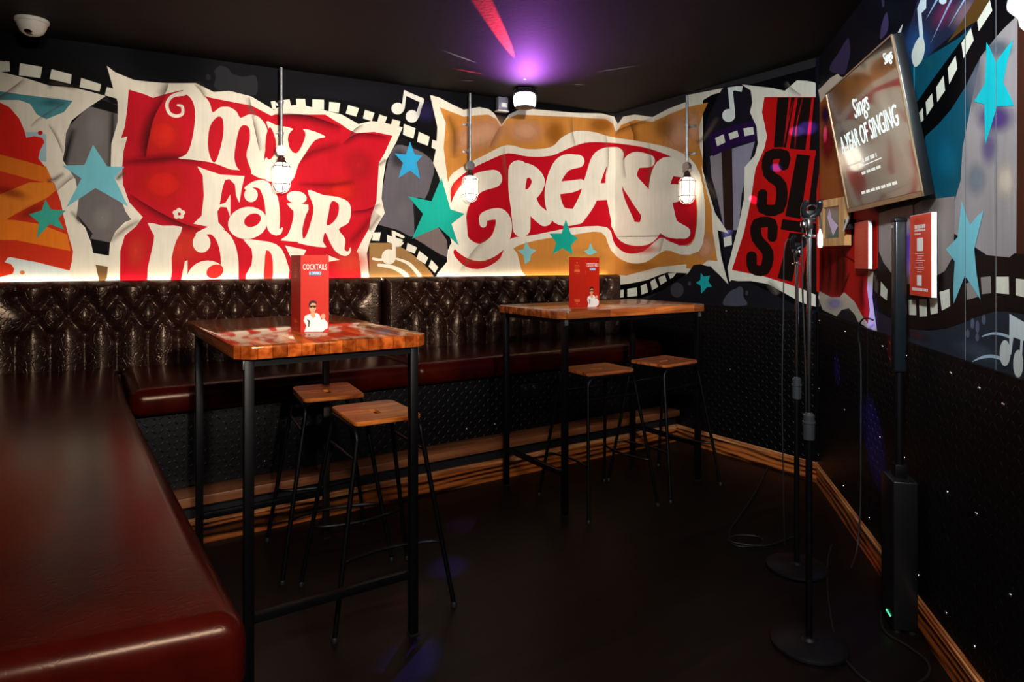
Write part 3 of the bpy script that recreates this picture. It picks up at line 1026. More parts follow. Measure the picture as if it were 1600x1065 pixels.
# ---- sheet 4: red with black block letters, folds round the next corner
poly('5', [(290, 85), (350, 92), (420, 100), (470, 112), (520, 68), (560, 70), (592, 76), (615, 88), (650, 62), (690, 38), (702, 52), (722, 56), (690, 84), (640, 130), (640, 980), (610, 1012), (540, 992), (450, 942), (400, 915), (330, 902), (240, 903), (232, 850), (280, 660), (300, 560), (302, 430), (345, 380), (358, 330), (352, 260), (325, 200), (335, 160), (328, 110)], CREAM)
poly('5', [(385, 137), (617, 137), (625, 985), (600, 960), (540, 935), (470, 910), (380, 882), (250, 856), (300, 700), (330, 560), (342, 470), (350, 430), (385, 350), (396, 300), (375, 200)], (190, 16, 16))
air('5', 440, 640, 70, 200, (222, 30, 20), .7)
LB = (22, 12, 10)
poly('5', [(440, 140), (487, 140), (465, 345), (424, 347)], LB)
poly('5', [(497, 140), (512, 140), (474, 350), (465, 345)], LB)
poly('5', [(524, 140), (582, 140), (556, 358), (490, 352)], LB)
poly('5', [(592, 140), (618, 140), (618, 358), (572, 358)], LB)
stroke('5', [(466, 420, 44), (470, 378, 42), (405, 382, 46), (402, 455, 46), (455, 505, 48), (446, 600, 48), (378, 600, 46), (378, 540, 40)], LB, 3)
poly('5', [(520, 375), (575, 380), (535, 645), (472, 632)], LB)
poly('5', [(596, 382), (625, 382), (625, 660), (560, 650)], LB)
stroke('5', [(418, 720, 40), (415, 662, 44), (355, 665, 46), (355, 725, 46), (400, 785, 48), (385, 855, 46), (338, 850, 44), (332, 800, 44)], LB, 3)
poly('5', [(460, 645), (640, 668), (638, 715), (452, 688)], LB)
poly('5', [(490, 700), (545, 705), (500, 905), (440, 890)], LB)
poly('5', [(570, 720), (625, 728), (625, 970), (540, 935)], LB)
crease('5', [(505, 150), (480, 260), (465, 340)], 10, (214, 30, 30), .8)
crease('5', [(545, 140), (520, 250), (512, 350)], 10, (214, 30, 30), .7)
crease('5', [(400, 900), (430, 940), (440, 960)], 50, (130, 118, 104), .5)
crease('5', [(480, 70), (500, 100), (540, 130)], 50, (130, 116, 100), .5, 1)
# ground under the sheets
poly('9', [(640, 60), (690, 56), (760, 75), (820, 130), (890, 205), (900, 165), (1050, 190), (1190, 262), (1330, 330), (1400, 365), (1540, 380), (1540, 430), (100, 430), (420, 240), (600, 120)], (24, 22, 27))
ell('9', 525, 235, 45, 52, (62, 60, 64))
poly('9', [(852, 340), (860, 285), (900, 240), (935, 225), (960, 210), (985, 230), (985, 280), (1010, 340)], (74, 72, 82), 3)
ell('9', 612, 190, 11, 14, (70, 68, 72))
ell('9', 1010, 255, 10, 18, (60, 58, 64))
poly('9', [(690, 115), (712, 142), (755, 135), (742, 175), (770, 215), (735, 215), (692, 260), (690, 205), (658, 185), (688, 165)], (28, 170, 172))
poly('9', [(85, 205), (200, 190), (320, 165), (400, 132), (460, 112), (600, 118), (420, 240), (280, 290), (85, 300)], BLK)
rects('9', [[(112, 238), (155, 232), (155, 285), (112, 288)], [(180, 228), (245, 218), (250, 275), (180, 284)], [(272, 208), (312, 190), (325, 250), (280, 268)], [(340, 178), (372, 155), (395, 215), (352, 236)], [(395, 150), (440, 130), (455, 172), (412, 200)], [(462, 120), (520, 116), (500, 145), (478, 158)]])

# ---- side wall with the television
poly('p', [(1275, 20), (1650, -260), (1700, 720), (1275, 505)], (16, 16, 23))
air('6', 420, 60, 160, 120, (10, 22, 28), .8)
poly('6', [(150, 300), (175, 265), (205, 215), (232, 178), (240, 250), (228, 300), (212, 352), (160, 345), (140, 330)], (66, 56, 92), 2)
poly('6', [(382, 185), (388, 120), (412, 55), (422, 100), (418, 145), (400, 172)], (70, 60, 100), 2)
poly('6', [(388, 0), (402, 0), (402, 30), (392, 36)], (60, 54, 84))
poly('6', [(452, 180), (490, 112), (468, 216)], (226, 230, 226))
poly('6', [(560, 0), (980, -300), (1000, 20), (860, 60), (720, 170), (600, 270), (500, 330), (500, 200)], (34, 38, 62))
air('6', 690, 60, 60, 110, (120, 50, 90), .7, 35)
air('6', 780, 60, 60, 110, (140, 110, 120), .7, 35)
air('6', 560, 220, 90, 130, (40, 90, 150), .7)
poly('6', [(700, 205), (790, 130), (850, 95), (905, 0), (930, -40), (870, -60), (820, 20), (760, 120)], (84, 56, 20))
poly('6', [(492, 332), (620, 265), (760, 178), (850, 100), (860, 420), (780, 700), (770, 900), (735, 962), (590, 965), (560, 700), (500, 420)], (12, 74, 94))
air('6', 700, 760, 90, 150, (20, 110, 140), .6)
air('6', 620, 300, 60, 50, (24, 96, 112), .5, 40)
# light grey field with soft purple
poly('6', [(1600, -420), (1030, 78), (930, 175), (860, 268), (830, 420), (795, 600), (775, 700), (765, 860), (735, 962), (720, 1100), (1040, 1310), (1600, 1600)], (150, 140, 140))
poly('6', [(1038, -100), (1600, -600), (1600, 2300), (1030, 1330)], (62, 30, 18))
air('6', 930, 560, 110, 90, (78, 50, 120), .9)
air('6', 900, 700, 50, 110, (90, 70, 130), .6)
air('6', 830, 380, 60, 180, (110, 108, 120), .7)
air('6', 840, 850, 60, 100, (120, 130, 140), .7)
air('6', 980, 860, 60, 120, (216, 196, 176), .8)
air('6', 940, 230, 90, 60, (80, 96, 110), .7)
# film strip
poly('6', [(545, 505), (620, 395), (690, 300), (760, 205), (850, 92), (905, 0), (1000, -150), (1250, -520), (1500, -700), (1200, -120), (1030, 70), (935, 175), (860, 270), (790, 410), (720, 520), (660, 590), (600, 645), (582, 690), (565, 640)], BLK)
rects('6', [[(845, 98), (905, 0), (917, 50), (852, 148)], [(770, 205), (815, 133), (829, 190), (780, 277)], [(705, 325), (742, 265), (750, 325), (712, 400)], [(650, 415), (685, 360), (692, 430), (655, 485)], [(600, 485), (630, 443), (637, 500), (605, 550)], [(542, 575), (585, 513), (590, 570), (555, 600)], [(930, -40), (980, -130), (990, -80), (940, 0)]])
poly('6', [(985, 30), (1020, -60), (1160, -160), (1200, 60), (1065, 145), (1040, 92), (1000, 62)], (222, 226, 220), 2)
poly('6', [(546, 318), (532, 270), (540, 230), (555, 195), (575, 172), (592, 190), (596, 235), (585, 280), (568, 306)], (224, 226, 214), 2)
poly('6', [(560, 40), (575, 0), (590, -60), (605, -60), (602, 40), (580, 62), (590, 190), (572, 190)], (214, 230, 236))
poly('6', [(542, 318), (548, 318), (548, 500), (543, 500)], (60, 150, 190))
for a, b in [((600, 95), (652, 0)), ((620, 212), (730, -20)), ((706, 132), (800, -30))]:
    poly('6', [a, (b[0] - 4, b[1]), (b[0] + 7, b[1])], (150, 176, 210))
ell('6', 682, 4, 18, 16, (210, 228, 236))
ell('6', 500, 240, 6, 14, (70, 90, 150))
poly('6', [(890, 198), (910, 235), (935, 297), (975, 240), (1020, 185), (990, 290), (970, 390), (1000, 450), (1022, 502), (940, 505), (915, 590), (885, 688), (882, 600), (880, 495), (832, 482), (882, 395), (888, 290)], (18, 178, 190))
# lower part of the side wall
poly('7', [(95, -120), (230, -20), (340, 60), (375, 98), (372, 370), (325, 372), (330, 620), (318, 640), (300, 600), (270, 530), (210, 478), (180, 505), (110, 492), (80, 470), (80, 0)], (186, 24, 16))
poly('5', [(616, 130), (660, 110), (720, 250), (745, 480), (740, 570), (616, 560)], (176, 96, 44))
air('5', 650, 330, 40, 110, (150, 24, 30), .9)
air('5', 640, 210, 30, 60, (40, 12, 60), .9)
poly('5', [(610, 110), (660, 58), (692, 40), (703, 52), (722, 58), (690, 88), (645, 125), (620, 160)], CREAM)
for i, x in enumerate((106, 140, 178, 205)):
    crease('7', [(x, 250), (x + 4, 370), (x - 4, 495)], 46, (60, 14, 10), .9)
crease('7', [(210, 300), (260, 330), (320, 372)], 12, (60, 6, 6), .9)
crease('7', [(240, 380), (220, 430), (200, 480)], 14, (90, 10, 6), .8)
crease('7', [(300, 380), (296, 470), (306, 560)], 40, (110, 12, 8), .7)
poly('7', [(326, 372), (352, 378), (346, 500), (366, 640), (372, 665), (330, 650), (232, 585), (175, 590), (110, 560), (88, 500), (95, 470), (150, 500), (190, 500), (212, 475), (262, 520), (300, 590), (325, 625), (334, 560), (322, 460)], (206, 196, 178))
air('7', 165, 530, 50, 40, (150, 140, 220), .6)
poly('7', [(175, 592), (200, 560), (235, 552), (262, 580), (285, 630)], (40, 36, 40))
poly('7', [(378, 100), (450, 78), (540, 60), (545, 300), (528, 435), (495, 440), (450, 400), (400, 335), (378, 280)], (160, 144, 140))
air('7', 520, 250, 40, 130, (110, 100, 200), .5)
poly('7', [(548, 60), (580, 40), (740, 20), (735, 300), (690, 380), (600, 420), (548, 470)], (140, 126, 122))
air('7', 620, 60, 70, 70, (90, 84, 80), .7)
poly('7', [(352, 372), (400, 340), (450, 402), (500, 440), (548, 470), (620, 420), (700, 370), (800, 330), (850, 295), (1000, 310), (1025, 290), (1300, 320), (1300, 700), (1065, 575), (980, 565), (925, 566), (850, 590), (780, 620), (700, 645), (620, 655), (540, 650), (480, 620), (420, 570), (356, 520)], (26, 14, 13))
poly('7', [(355, 380), (378, 440), (372, 480), (356, 470)], (80, 68, 62))
rects('7', [[(388, 425), (420, 465), (416, 515), (385, 490)], [(486, 507), (510, 512), (512, 580), (488, 576)], [(518, 512), (555, 512), (557, 585), (522, 583)], [(570, 510), (606, 508), (609, 590), (573, 592)], [(620, 506), (657, 503), (660, 575), (626, 582)], [(668, 475), (715, 460), (719, 542), (679, 563)], [(938, 402), (998, 402), (1000, 485), (938, 480)], [(1032, 410), (1090, 418), (1090, 505), (1032, 490)], [(1120, 425), (1180, 440), (1180, 530), (1120, 512)]])
rects('7', [[(865, 405), (912, 400), (915, 480), (870, 485)], [(795, 435), (850, 412), (850, 498), (800, 512)]], (140, 132, 128))
poly('7', [(480, 625), (540, 652), (620, 658), (700, 648), (780, 622), (850, 592), (925, 568), (980, 567), (1065, 578), (1400, 740), (1400, 1100), (1065, 910), (480, 705)], (40, 44, 54))
air('7', 860, 760, 180, 60, (66, 76, 90), .8, 20)
air('7', 560, 680, 80, 30, (70, 40, 44), .7, 20)
poly('7', [(360, 560), (480, 625), (480, 705), (370, 660)], (44, 36, 52))
for x, y, ry in ((803, 672, 20), (849, 690, 20), (880, 606, 24), (826, 625, 26), (850, 640, 30)):
    ell('7', x, y, 9, ry, (84, 92, 112))
stroke('7', [(872, 686, 5), (920, 672, 11), (965, 676, 13), (1000, 688, 13)], (172, 196, 214))
stroke('7', [(825, 806, 3), (870, 786, 12), (920, 780, 15), (965, 792, 15)], (172, 196, 214))
poly('7', [(1003, 578), (1080, 622), (1160, 680), (1160, 735), (1022, 690), (1012, 770), (1002, 780)], (208, 220, 222))
poly('7', [(1068, 690), (1062, 810), (1050, 810), (1056, 690)], (208, 220, 222))
ell('7', 982, 765, 26, 62, (208, 216, 214))
ell('7', 1045, 816, 24, 66, (208, 216, 214))
poly('7', [(775, 42), (795, 105), (815, 156), (845, 118), (881, 86), (862, 160), (835, 270), (845, 380), (865, 512), (830, 455), (790, 398), (765, 460), (736, 532), (735, 450), (742, 330), (700, 272), (755, 215), (765, 130)], (116, 184, 196))
# panel joints
for x in (1510.0, 1558.0):
    poly('p', [(x, -60), (x + .9, -60), (x + .9, 600), (x, 600)], (120, 130, 136))

o_wall_back = wall_object('wall_back', WA, 0, (AB - CL).length)
o_wall_right = wall_object('wall_right', WB, 0, (BC - AB).length)
CLEN = 3.3
o_wall_side = wall_object('wall_side', WC, 0, CLEN)

# ------------------------------------------------------------------ room shell
WL = Wall((LEFTX, BACKY), (0, 1))
LEFTLEN = CL.y - BACKY
WL.n = Vector((1, 0, 0))
o_wall_left = wall_object('wall_left', WL, 0, LEFTLEN)
WR = Wall((CEND.x, CEND.y), (0, -1))
WR.n = Vector((-1, 0, 0))
wall_object('wall_passage', WR, 0, CEND.y - BACKY)
WF = Wall((CEND.x, BACKY), (-1, 0))
WF.n = Vector((0, 1, 0))
wall_object('wall_front', WF, 0, CEND.x - LEFTX)
ROOM = [(LEFTX, BACKY), (CEND.x, BACKY), (CEND.x, CEND.y), (BC.x, BC.y), (AB.x, AB.y), (CL.x, CL.y)]
MB().prism(ROOM, -.08, 0).build('floor', M_FLOOR, kind='structure')
MB().prism(ROOM, CEIL, CEIL + .08).build('ceiling', M_CEIL, kind='structure')


def wmtx(W, u, z, off=0.0):
    """matrix: x along wall, y out of the wall into the room, z up"""
    m = Matrix.Identity(4)
    m.col[0][:3] = W.d
    m.col[1][:3] = W.n
    m.col[2][:3] = (0, 0, 1)
    m.col[3][:3] = W.P(u, z, off)
    return m


def plate_panel(W, u0, u1, z0, z1, off, parent, thick=.012):
    me = bpy.data.meshes.new('chequer_plate_panel')
    V, U = [], []
    for o_ in (off + thick, off):
        for u, z in ((u0, z0), (u1, z0), (u1, z1), (u0, z1)):
            V.append(tuple(W.P(u, z, o_)))
            U.append((u, z))
    F = [(0, 1, 2, 3), (0, 4, 5, 1), (1, 5, 6, 2), (2, 6, 7, 3), (3, 7, 4, 0)]
    me.from_pydata(V, [], F)
    ul = me.uv_layers.new(name='UVMap')
    for lp in me.loops:
        ul.data[lp.index].uv = U[lp.vertex_index]
    me.materials.append(M_PLATE)
    o = bpy.data.objects.new('chequer_plate_panel', me)
    COL.objects.link(o)
    if parent:
        o.parent = parent
    return o


def screw(W, u, z, off, parent):
    b = MB()
    m = wmtx(W, u, z, off)
    b.lathe([(.007, 0), (.0065, .002), (.004, .0038), (.001, .0045)], n=10, mtx=m @ Matrix.Rotation(-PI / 2, 4, 'X'))
    return b.build('screw', M_CHROME, parent)


PZ = 1.04
LB_ = (BC - AB).length
pB = plate_panel(WB, .02, LB_ - .012, .12, PZ, .001, o_wall_right)
pC = []
cuts = [0.014, 1.02, 2.02, 3.28]
for a, b in zip(cuts[:-1], cuts[1:]):
    pC.append(plate_panel(WC, a + .003, b - .003, .12, PZ, .001, o_wall_side))
for x, y in [(1137, 486), (1143, 577), (1143, 670)]:
    u, z = WB.px(x, y)
    screw(WB, u, z, .013, pB)
for x, y in [(1273, 498), (1284, 501), (1325, 518), (1384, 541), (1422, 555), (1493, 583), (1538, 607), (1273, 597), (1283, 607), (1324, 640), (1380, 683), (1419, 715), (1487, 769), (1533, 803),
             (1282, 711), (1322, 759), (1363, 809), (1436, 898), (1441, 899), (1485, 958), (1530, 1010), (1576, 632), (1587, 930)]:
    u, z = WC.px(x, y)
    par = pC[0] if u < cuts[1] else (pC[1] if u < cuts[2] else pC[2])
    screw(WC, u, z, .013, par)


def trim_strip(W, u0, u1, z, name, m, h=.012, t=.016):
    b = MB()
    b.box((0, 0, 0), (u1 - u0, t, h), mtx=wmtx(W, (u0 + u1) / 2, z, t / 2))
    return b.build(name, m, kind='structure')


def skirting(W, u0, u1, name, off=0.0):
    """moulded timber skirting: plain face, two reeds near the top"""
    m = wmtx(W, u0, 0, off)
    L = u1 - u0
    prof = [(0, 0), (.022, 0), (.022, .086), (.016, .089), (.016, .093), (.022, .096), (.022, .104), (.014, .107), (.014, .111), (.018, .114), (.012, .122), (0, .122)]
    V, F = [], []
    for x in (0, L):
        for y, z in prof:
            V.append((x, y, z))
    n = len(prof)
    for i in range(n):
        F.append((i, (i + 1) % n, n + (i + 1) % n, n + i))
    F += [tuple(range(n)), tuple(range(2 * n - 1, n - 1, -1))]
    b = MB()
    b._add(V, F)
    for f in b.bm.faces:
        zc = sum(v.co.z for v in f.verts) / len(f.verts)
        if zc > .092:
            f.material_index = 1
    o = b.build(name, [M_SKIRT, M_SKEDGE], kind='structure')
    o.matrix_world = m
    return o


skirting(WB, (AB.y - 3.42) / 1.0 if False else .0, LB_ - .004, 'baseboard_right')
skirting(WC, .026, 3.28, 'baseboard_side')

# ------------------------------------------------------------------ foot ledge in front of the bench
XL, XR = .10, 3.775
lg = thing('foot_ledge', 'low timber foot ledge on a black plinth running under the long leather bench', 'ledge', (0, 0, 0))
b = MB()
b.box(((XL + XR) / 2, 3.5065, .2125), (XR - XL, .173, .045), bev=.003)
ob = b.build('ledge_board', M_LEDGE, lg)
b = MB()
b.box(((XL + XR) / 2, 3.5265, .095), (XR - XL, .133, .19))
b.build('plinth', M_BLACKWALL, lg)
WP = Wall((XL, 3.46), (1, 0))
WP.n = Vector((0, -1, 0))
o = skirting(WP, 0, XR - XL - .02, 'skirting_board', 0)
del o['kind']
o.parent = lg

# ------------------------------------------------------------------ long bench
bench = thing('banquette_bench', 'long dark leather banquette with buttoned backrest along the painted back wall', 'bench', (0, 0, 0))


def tufted(W, u0, u1, z0, z1, off, parent, flip=False):
    """Chesterfield backrest on a wall: pleated diamonds with three rows of sunk buttons"""
    res = .0085
    nu, nv = int((u1 - u0) / res), int((z1 - z0) / res)
    US = np.linspace(u0, u1, nu + 1)
    ZS = np.linspace(z0, z1, nv + 1)
    U, Z = np.meshgrid(US, ZS)
    P = .156
    rowsz = [1.150, 1.042, .935]
    nb = int((u1 - u0 - .16) / P)
    st = u0 + ((u1 - u0) - nb * P) / 2
    buttons = []
    for r, z in enumerate(rowsz):
        k = nb + 1 if r % 2 == 0 else nb
        for i in range(k):
            buttons.append((st + i * P + (P / 2 if r % 2 else 0), z, r))
    segs = []
    for (u, z, r) in buttons:
        if r < 2:
            for (u2, z2, r2) in buttons:
                if r2 == r + 1 and abs(u2 - u) < P * .6:
                    segs.append((u, z, u2, z2))
        if r == 0:
            segs.append((u, z, u, z1 - .012))
        if r == 2:
            segs.append((u, z, u, z0))
    D = np.full(U.shape, 9.0)
    for (a, c, e, f) in segs:
        dx, dz = e - a, f - c
        L2 = dx * dx + dz * dz
        t = np.clip(((U - a) * dx + (Z - c) * dz) / L2, 0, 1)
        D = np.minimum(D, np.hypot(U - a - t * dx, Z - c - t * dz))
    DB = np.full(U.shape, 9.0)
    for (a, c, _) in buttons:
        DB = np.minimum(DB, np.hypot(U - a, Z - c))
    h = .040 + .048 * (1 - np.exp(-(D / .036) ** 1.15)) - .030 * np.exp(-(DB / .030) ** 2)
    rs = np.random.RandomState(3)
    for _ in range(5):
        fx, fz, ph = rs.uniform(6, 40), rs.uniform(6, 40), rs.uniform(0, 6)
        h += .0012 * np.sin(U * fx + ph) * np.sin(Z * fz + ph * 2)
    ed = np.minimum(np.minimum(U - u0, u1 - U), (z1 - Z))
    h *= np.clip(ed / .035, 0, 1) ** .45 * .98 + .02
    h += off
    V = [tuple(W.P(U[j, i], Z[j, i], h[j, i])) for j in range(nv + 1) for i in range(nu + 1)]
    F = [(j * (nu + 1) + i, j * (nu + 1) + i + 1, (j + 1) * (nu + 1) + i + 1, (j + 1) * (nu + 1) + i) for j in range(nv) for i in range(nu)]
    n0 = len(V)
    bo = .050
    V += [tuple(W.P(u0, z0, bo)), tuple(W.P(u1, z0, bo)), tuple(W.P(u1, z1, bo)), tuple(W.P(u0, z1, bo))]
    F.append((n0, n0 + 3, n0 + 2, n0 + 1))
    F.append(tuple([n0, n0 + 1] + [i for i in range(nu, -1, -1)]))
    F.append(tuple([n0 + 2, n0 + 3] + [nv * (nu + 1) + i for i in range(nu + 1)]))
    F.append(tuple([n0 + 3, n0] + [j * (nu + 1) for j in range(nv + 1)]))
    F.append(tuple([n0 + 1, n0 + 2] + [j * (nu + 1) + nu for j in range(nv, -1, -1)]))
    me = bpy.data.meshes.new('backrest')
    me.from_pydata(V, [], F)
    me.materials.append(M_TUFT)
    for i, p in enumerate(me.polygons):
        p.use_smooth = i < nu * nv
    o = bpy.data.objects.new('backrest', me)
    COL.objects.link(o)
    o.parent = parent
    bt = MB()
    bt.lathe([(.009, 0), (.0105, .003), (.009, .007), (.004, .0095), (.0005, .010)], n=12, mtx=Matrix.Rotation(-PI / 2, 4, 'X'))
    b0 = bt.build('button', M_TUFT, o)
    first = True
    for (a, c, _) in buttons:
        q = b0 if first else b0.copy()
        if not first:
            COL.objects.link(q)
        first = False
        q.parent = o
        j, i = int(round((c - z0) / (z1 - z0) * nv)), int(round((a - u0) / (u1 - u0) * nu))
        q.matrix_world = wmtx(W, a, c, h[j, i] - .002)
    return o


ALEN = (AB - CL).length
u_join = WA.px(592, 432)[0]
tufted(WA, .20, u_join - .006, .715, 1.240, .052, bench)
tufted(WA, u_join + .006, ALEN - .015, .715, 1.240, .052, bench)


def seat_poly(x0, x1):
    # back edge follows the slanting wall
    def yb(x):
        return AB.y - (x - AB.x) * (-dA.y / dA.x) - .095
    return [(x0, 3.50), (x1, 3.50), (x1, yb(x1)), (x0, yb(x0))]


def cushion(pl, z0, z1, bev, m, parent, puff=.012):
    b = MB()
    b.prism(pl, z0, z1, bev=bev, seg=6)
    o = b.build('seat_cushion', m, parent)
    return o


xj = 1.645
cushion(seat_poly(.205, xj - .004), .615, .75, .055, M_LEATH, bench)
cushion(seat_poly(xj + .004, 3.70), .615, .75, .055, M_LEATH, bench)
b = MB()
b.prism([(.10, 3.60), (3.775, 3.60), (3.775, 4.13), (.10, 4.42)], .02, .6)
b.build('base_carcass', M_BLACKWALL, bench)
WBp = Wall((.10, 3.60), (1, 0))
WBp.n = Vector((0, -1, 0))
for i, (a, c) in enumerate(((.0, 1.22), (1.226, 2.45), (2.456, 3.67))):
    pp = plate_panel(WBp, a, c, .238, .6, 0.0, bench, .01)
    for x, y in [(413, 719), (728, 669), (772, 662), (1037, 625)]:
        u, z = WBp.px(x, y)
        if a < u < c:
            screw(WBp, u, z, .011, pp)

# ------------------------------------------------------------------ side bench in the foreground
side = thing('banquette_bench', 'dark red smooth leather bench seat in the left foreground with rounded end', 'bench', (0, 0, 0))
b = MB()
b.prism([(LEFTX + .075, 1.31), (.245, 1.165), (.205, 2.6), (.19, 3.3), (.195, 4.38), (LEFTX + .075, 4.45)], .600, .752, bev=.045, seg=7)
b.build('seat_cushion', M_LEATH, side)
b = MB()
b.prism([(LEFTX + .01, 1.37), (.185, 1.215), (.155, 3.42), (LEFTX + .01, 3.42)], .56, .598)
b.build('timber_rail', M_LEDGE, side)
b = MB()
b.prism([(LEFTX + .01, 1.40), (.09, 1.30), (.09, 4.4), (LEFTX + .01, 4.4)], .003, .559)
b.build('base_carcass', M_BLACKWALL, side)
tufted(WL, 1.34 - BACKY, LEFTLEN - .17, .715, 1.240, .034, side)

# ------------------------------------------------------------------ LED strip behind the backrest
led = thing('led_strip', 'glowing warm white LED strip hidden along the top of the buttoned backrest', 'light', (0, 0, 0))
M_LED = mat('led_glow', (0, 0, 0, 1), emis=(1, .80, .58, 1), estr=34.0)
M_ALU = mat('aluminium_channel', rgb(150, 150, 150), .4, metal=.8)
b = MB()
b.box((0, 0, 0), (ALEN - .16, .008, .006), mtx=wmtx(WA, ALEN / 2, 1.222, .024))
b.build('channel', M_ALU, led)
b = MB()
b.box((0, 0, 0), (ALEN - .17, .006, .003), mtx=wmtx(WA, ALEN / 2, 1.2266, .024))
b.build('light_diffuser', M_LED, led)


# ------------------------------------------------------------------ tables
def table(L, Wd, mtop, label, loc, rz, flip=1):
    """poseur table, long side on x, chamfered timber block top, square steel frame"""
    t = thing('bar_table', label, 'table', loc, rz, None)
    H = 1.087
    c = .045
    x, y = L / 2, Wd / 2
    b = MB()
    b.prism([(-x + c, -y), (x - c, -y), (x, -y + c), (x, y - c), (x - c, y), (-x + c, y), (-x, y - c), (-x, -y + c)], H - .042, H, bev=.003, seg=2)
    b.build('tabletop', mtop, t)
    lx, ly = x - .05, y - .045
    s = .03
    for sx in (-1, 1):
        for sy in (-1, 1):
            b = MB()
            b.box((sx * lx, sy * ly, (H - .042) / 2 + .004), (s, s, H - .042 - .008), bev=.002)
            lgo = b.build('leg', M_RAW if (mtop is M_TABLE and sx == flip and sy == -1) else M_STEEL, t)
            b = MB()
            b.box((sx * lx, sy * ly, .003), (s + .004, s + .004, .006))
            b.build('foot_cap', M_RUB, lgo)
            b = MB()
            b.box((sx * lx, sy * (ly + s / 2 + .001), H - .062), (.022, .003, .03), bev=.001)
            b.build('corner_bracket', M_GALV, lgo)
    for sy in (-1, 1):
        b = MB()
        b.box((0, sy * ly, H - .056), (2 * lx - s, .025, .025))
        b.build('top_rail', M_STEEL, t)
    for sx in (-1, 1):
        b = MB()
        b.box((sx * lx, 0, H - .056), (.025, 2 * ly - s, .025))
        b.build('top_rail', M_STEEL, t)
        b = MB()
        b.box((sx * lx, 0, .222), (.025, 2 * ly - s, .028), bev=.002)
        b.build('foot_rail', M_STEEL, t)
    return t


# near table stands with its long side towards the bench, far one along it
T1C = (.733, 2.685)
t1 = table(1.10, .655, M_TABLE, 'high table with glossy reddish timber top nearest the camera, two stools beneath', (T1C[0], T1C[1], 0), PI / 2)
T2C = (2.675, 3.035)
t2 = table(1.14, .66, M_TABLE2, 'high table with paler orange timber top further away near the corner', (T2C[0], T2C[1], 0), 0.0)


# ------------------------------------------------------------------ stools
def stool(mw, label, loc, rz, group):
    s = thing('bar_stool', label, 'stool', loc, rz, group)
    H = .75
    # timber seat with rounded corners and a hand slot: outline ring with hole
    hx, hy, r = .165, .135, .028
    out = []
    for cx, cy, a0 in ((hx - r, hy - r, 0), (-hx + r, hy - r, 90), (-hx + r, -hy + r, 180), (hx - r, -hy + r, 270)):
        for k in range(5):
            a = math.radians(a0 + k * 22.5)
            out.append((cx + r * math.cos(a), cy + r * math.sin(a)))
    inn = []
    sx, sy, q = .042, .014, .010
    for cx, cy, a0 in ((sx - q, sy - q, 0), (-sx + q, sy - q, 90), (-sx + q, -sy + q, 180), (sx - q, -sy + q, 270)):
        for k in range(5):
            a = math.radians(a0 + k * 22.5)
            inn.append((cx + q * math.cos(a), cy + q * math.sin(a)))
    n = len(out)

    def zt(x, y, top):
        dish = .006 * (1 - (x / hx) ** 2)
        return (H - dish) if top else H - .018
    V, F = [], []
    out2 = [(x * .985, y * .985) for x, y in out]
    rings = [(out2, 1, 0), (inn, 1, 0), (inn, 0, 0), (out2, 0, 0), (out, 0, .003), (out, 1, -.003)]
    for ring, top, dz in rings:
        for x, y in ring:
            V.append((x, y, zt(x, y, top) + dz))
    for a in range(6):
        c = (a + 1) % 6
        for i in range(n):
            j = (i + 1) % n
            F.append((a * n + i, a * n + j, c * n + j, c * n + i))
    b = MB()
    b._add(V, F)
    b.build('seat', mw, s)
    # two bent-tube hoops, front and rear, each leg down and out
    r = .0095
    zt_ = H - .028
    for sy in (-1, 1):
        def leg_pts(sx):
            P = []
            for t in np.linspace(0, 1, 6):
                P.append((sx * (.238 - .075 * t), sy * (.235 - .105 * t), .012 + t * (zt_ - .06)))
            for a in np.linspace(15, 90, 6):
                aa = math.radians(a)
                P.append((sx * (.163 - .05 * (1 - math.cos(aa)) - 0), sy * .129, zt_ - .05 + .05 * math.sin(aa)))
            return P
        L = leg_pts(-1)
        b = MB()
        b.tube(L, r, 10)
        lo = b.build('leg', M_STEEL, s)
        f = MB()
        f.lathe([(.0125, 0), (.0125, .014), (.010, .018)], c=(L[0][0], L[0][1], .0), n=12)
        f.build('rubber_foot', M_RUB, lo)
        R = leg_pts(1)
        b = MB()
        b.tube(R, r, 10)
        ro = b.build('leg', M_STEEL, s)
        f = MB()
        f.lathe([(.0125, 0), (.0125, .014), (.010, .018)], c=(R[0][0], R[0][1], .0), n=12)
        f.build('rubber_foot', M_RUB, ro)
        b = MB()
        b.tube([(-.114, sy * .129, zt_), (.114, sy * .129, zt_)], r, 10)
        b.build('seat_bearer', M_STEEL, s)
        tt = (H - .13) / (zt_ - .06)
        b = MB()
        zz = .61
        t = (zz - .012) / (zt_ - .06)
        xx, yy = .238 - .075 * t, .235 - .105 * t
        b.tube([(-xx, sy * yy, zz), (xx, sy * yy, zz)], .006, 8)
        b.build('cross_bar', M_STEEL, s)
    # bowed foot rests on both sides
    for sx in (-1, 1):
        z = .25
        t = (z - .012) / (zt_ - .06)
        xx, yy = .238 - .075 * t, .235 - .105 * t
        b = MB()
        pts = crom([(sx * xx, -yy, z), (sx * (xx - .035), -yy + .05, z), (sx * (xx - .06), 0, z), (sx * (xx - .035), yy - .05, z), (sx * xx, yy, z)], 5)
        b.tube(pts, .007, 8)
        b.build('foot_rest', M_STEEL, s)
    return s


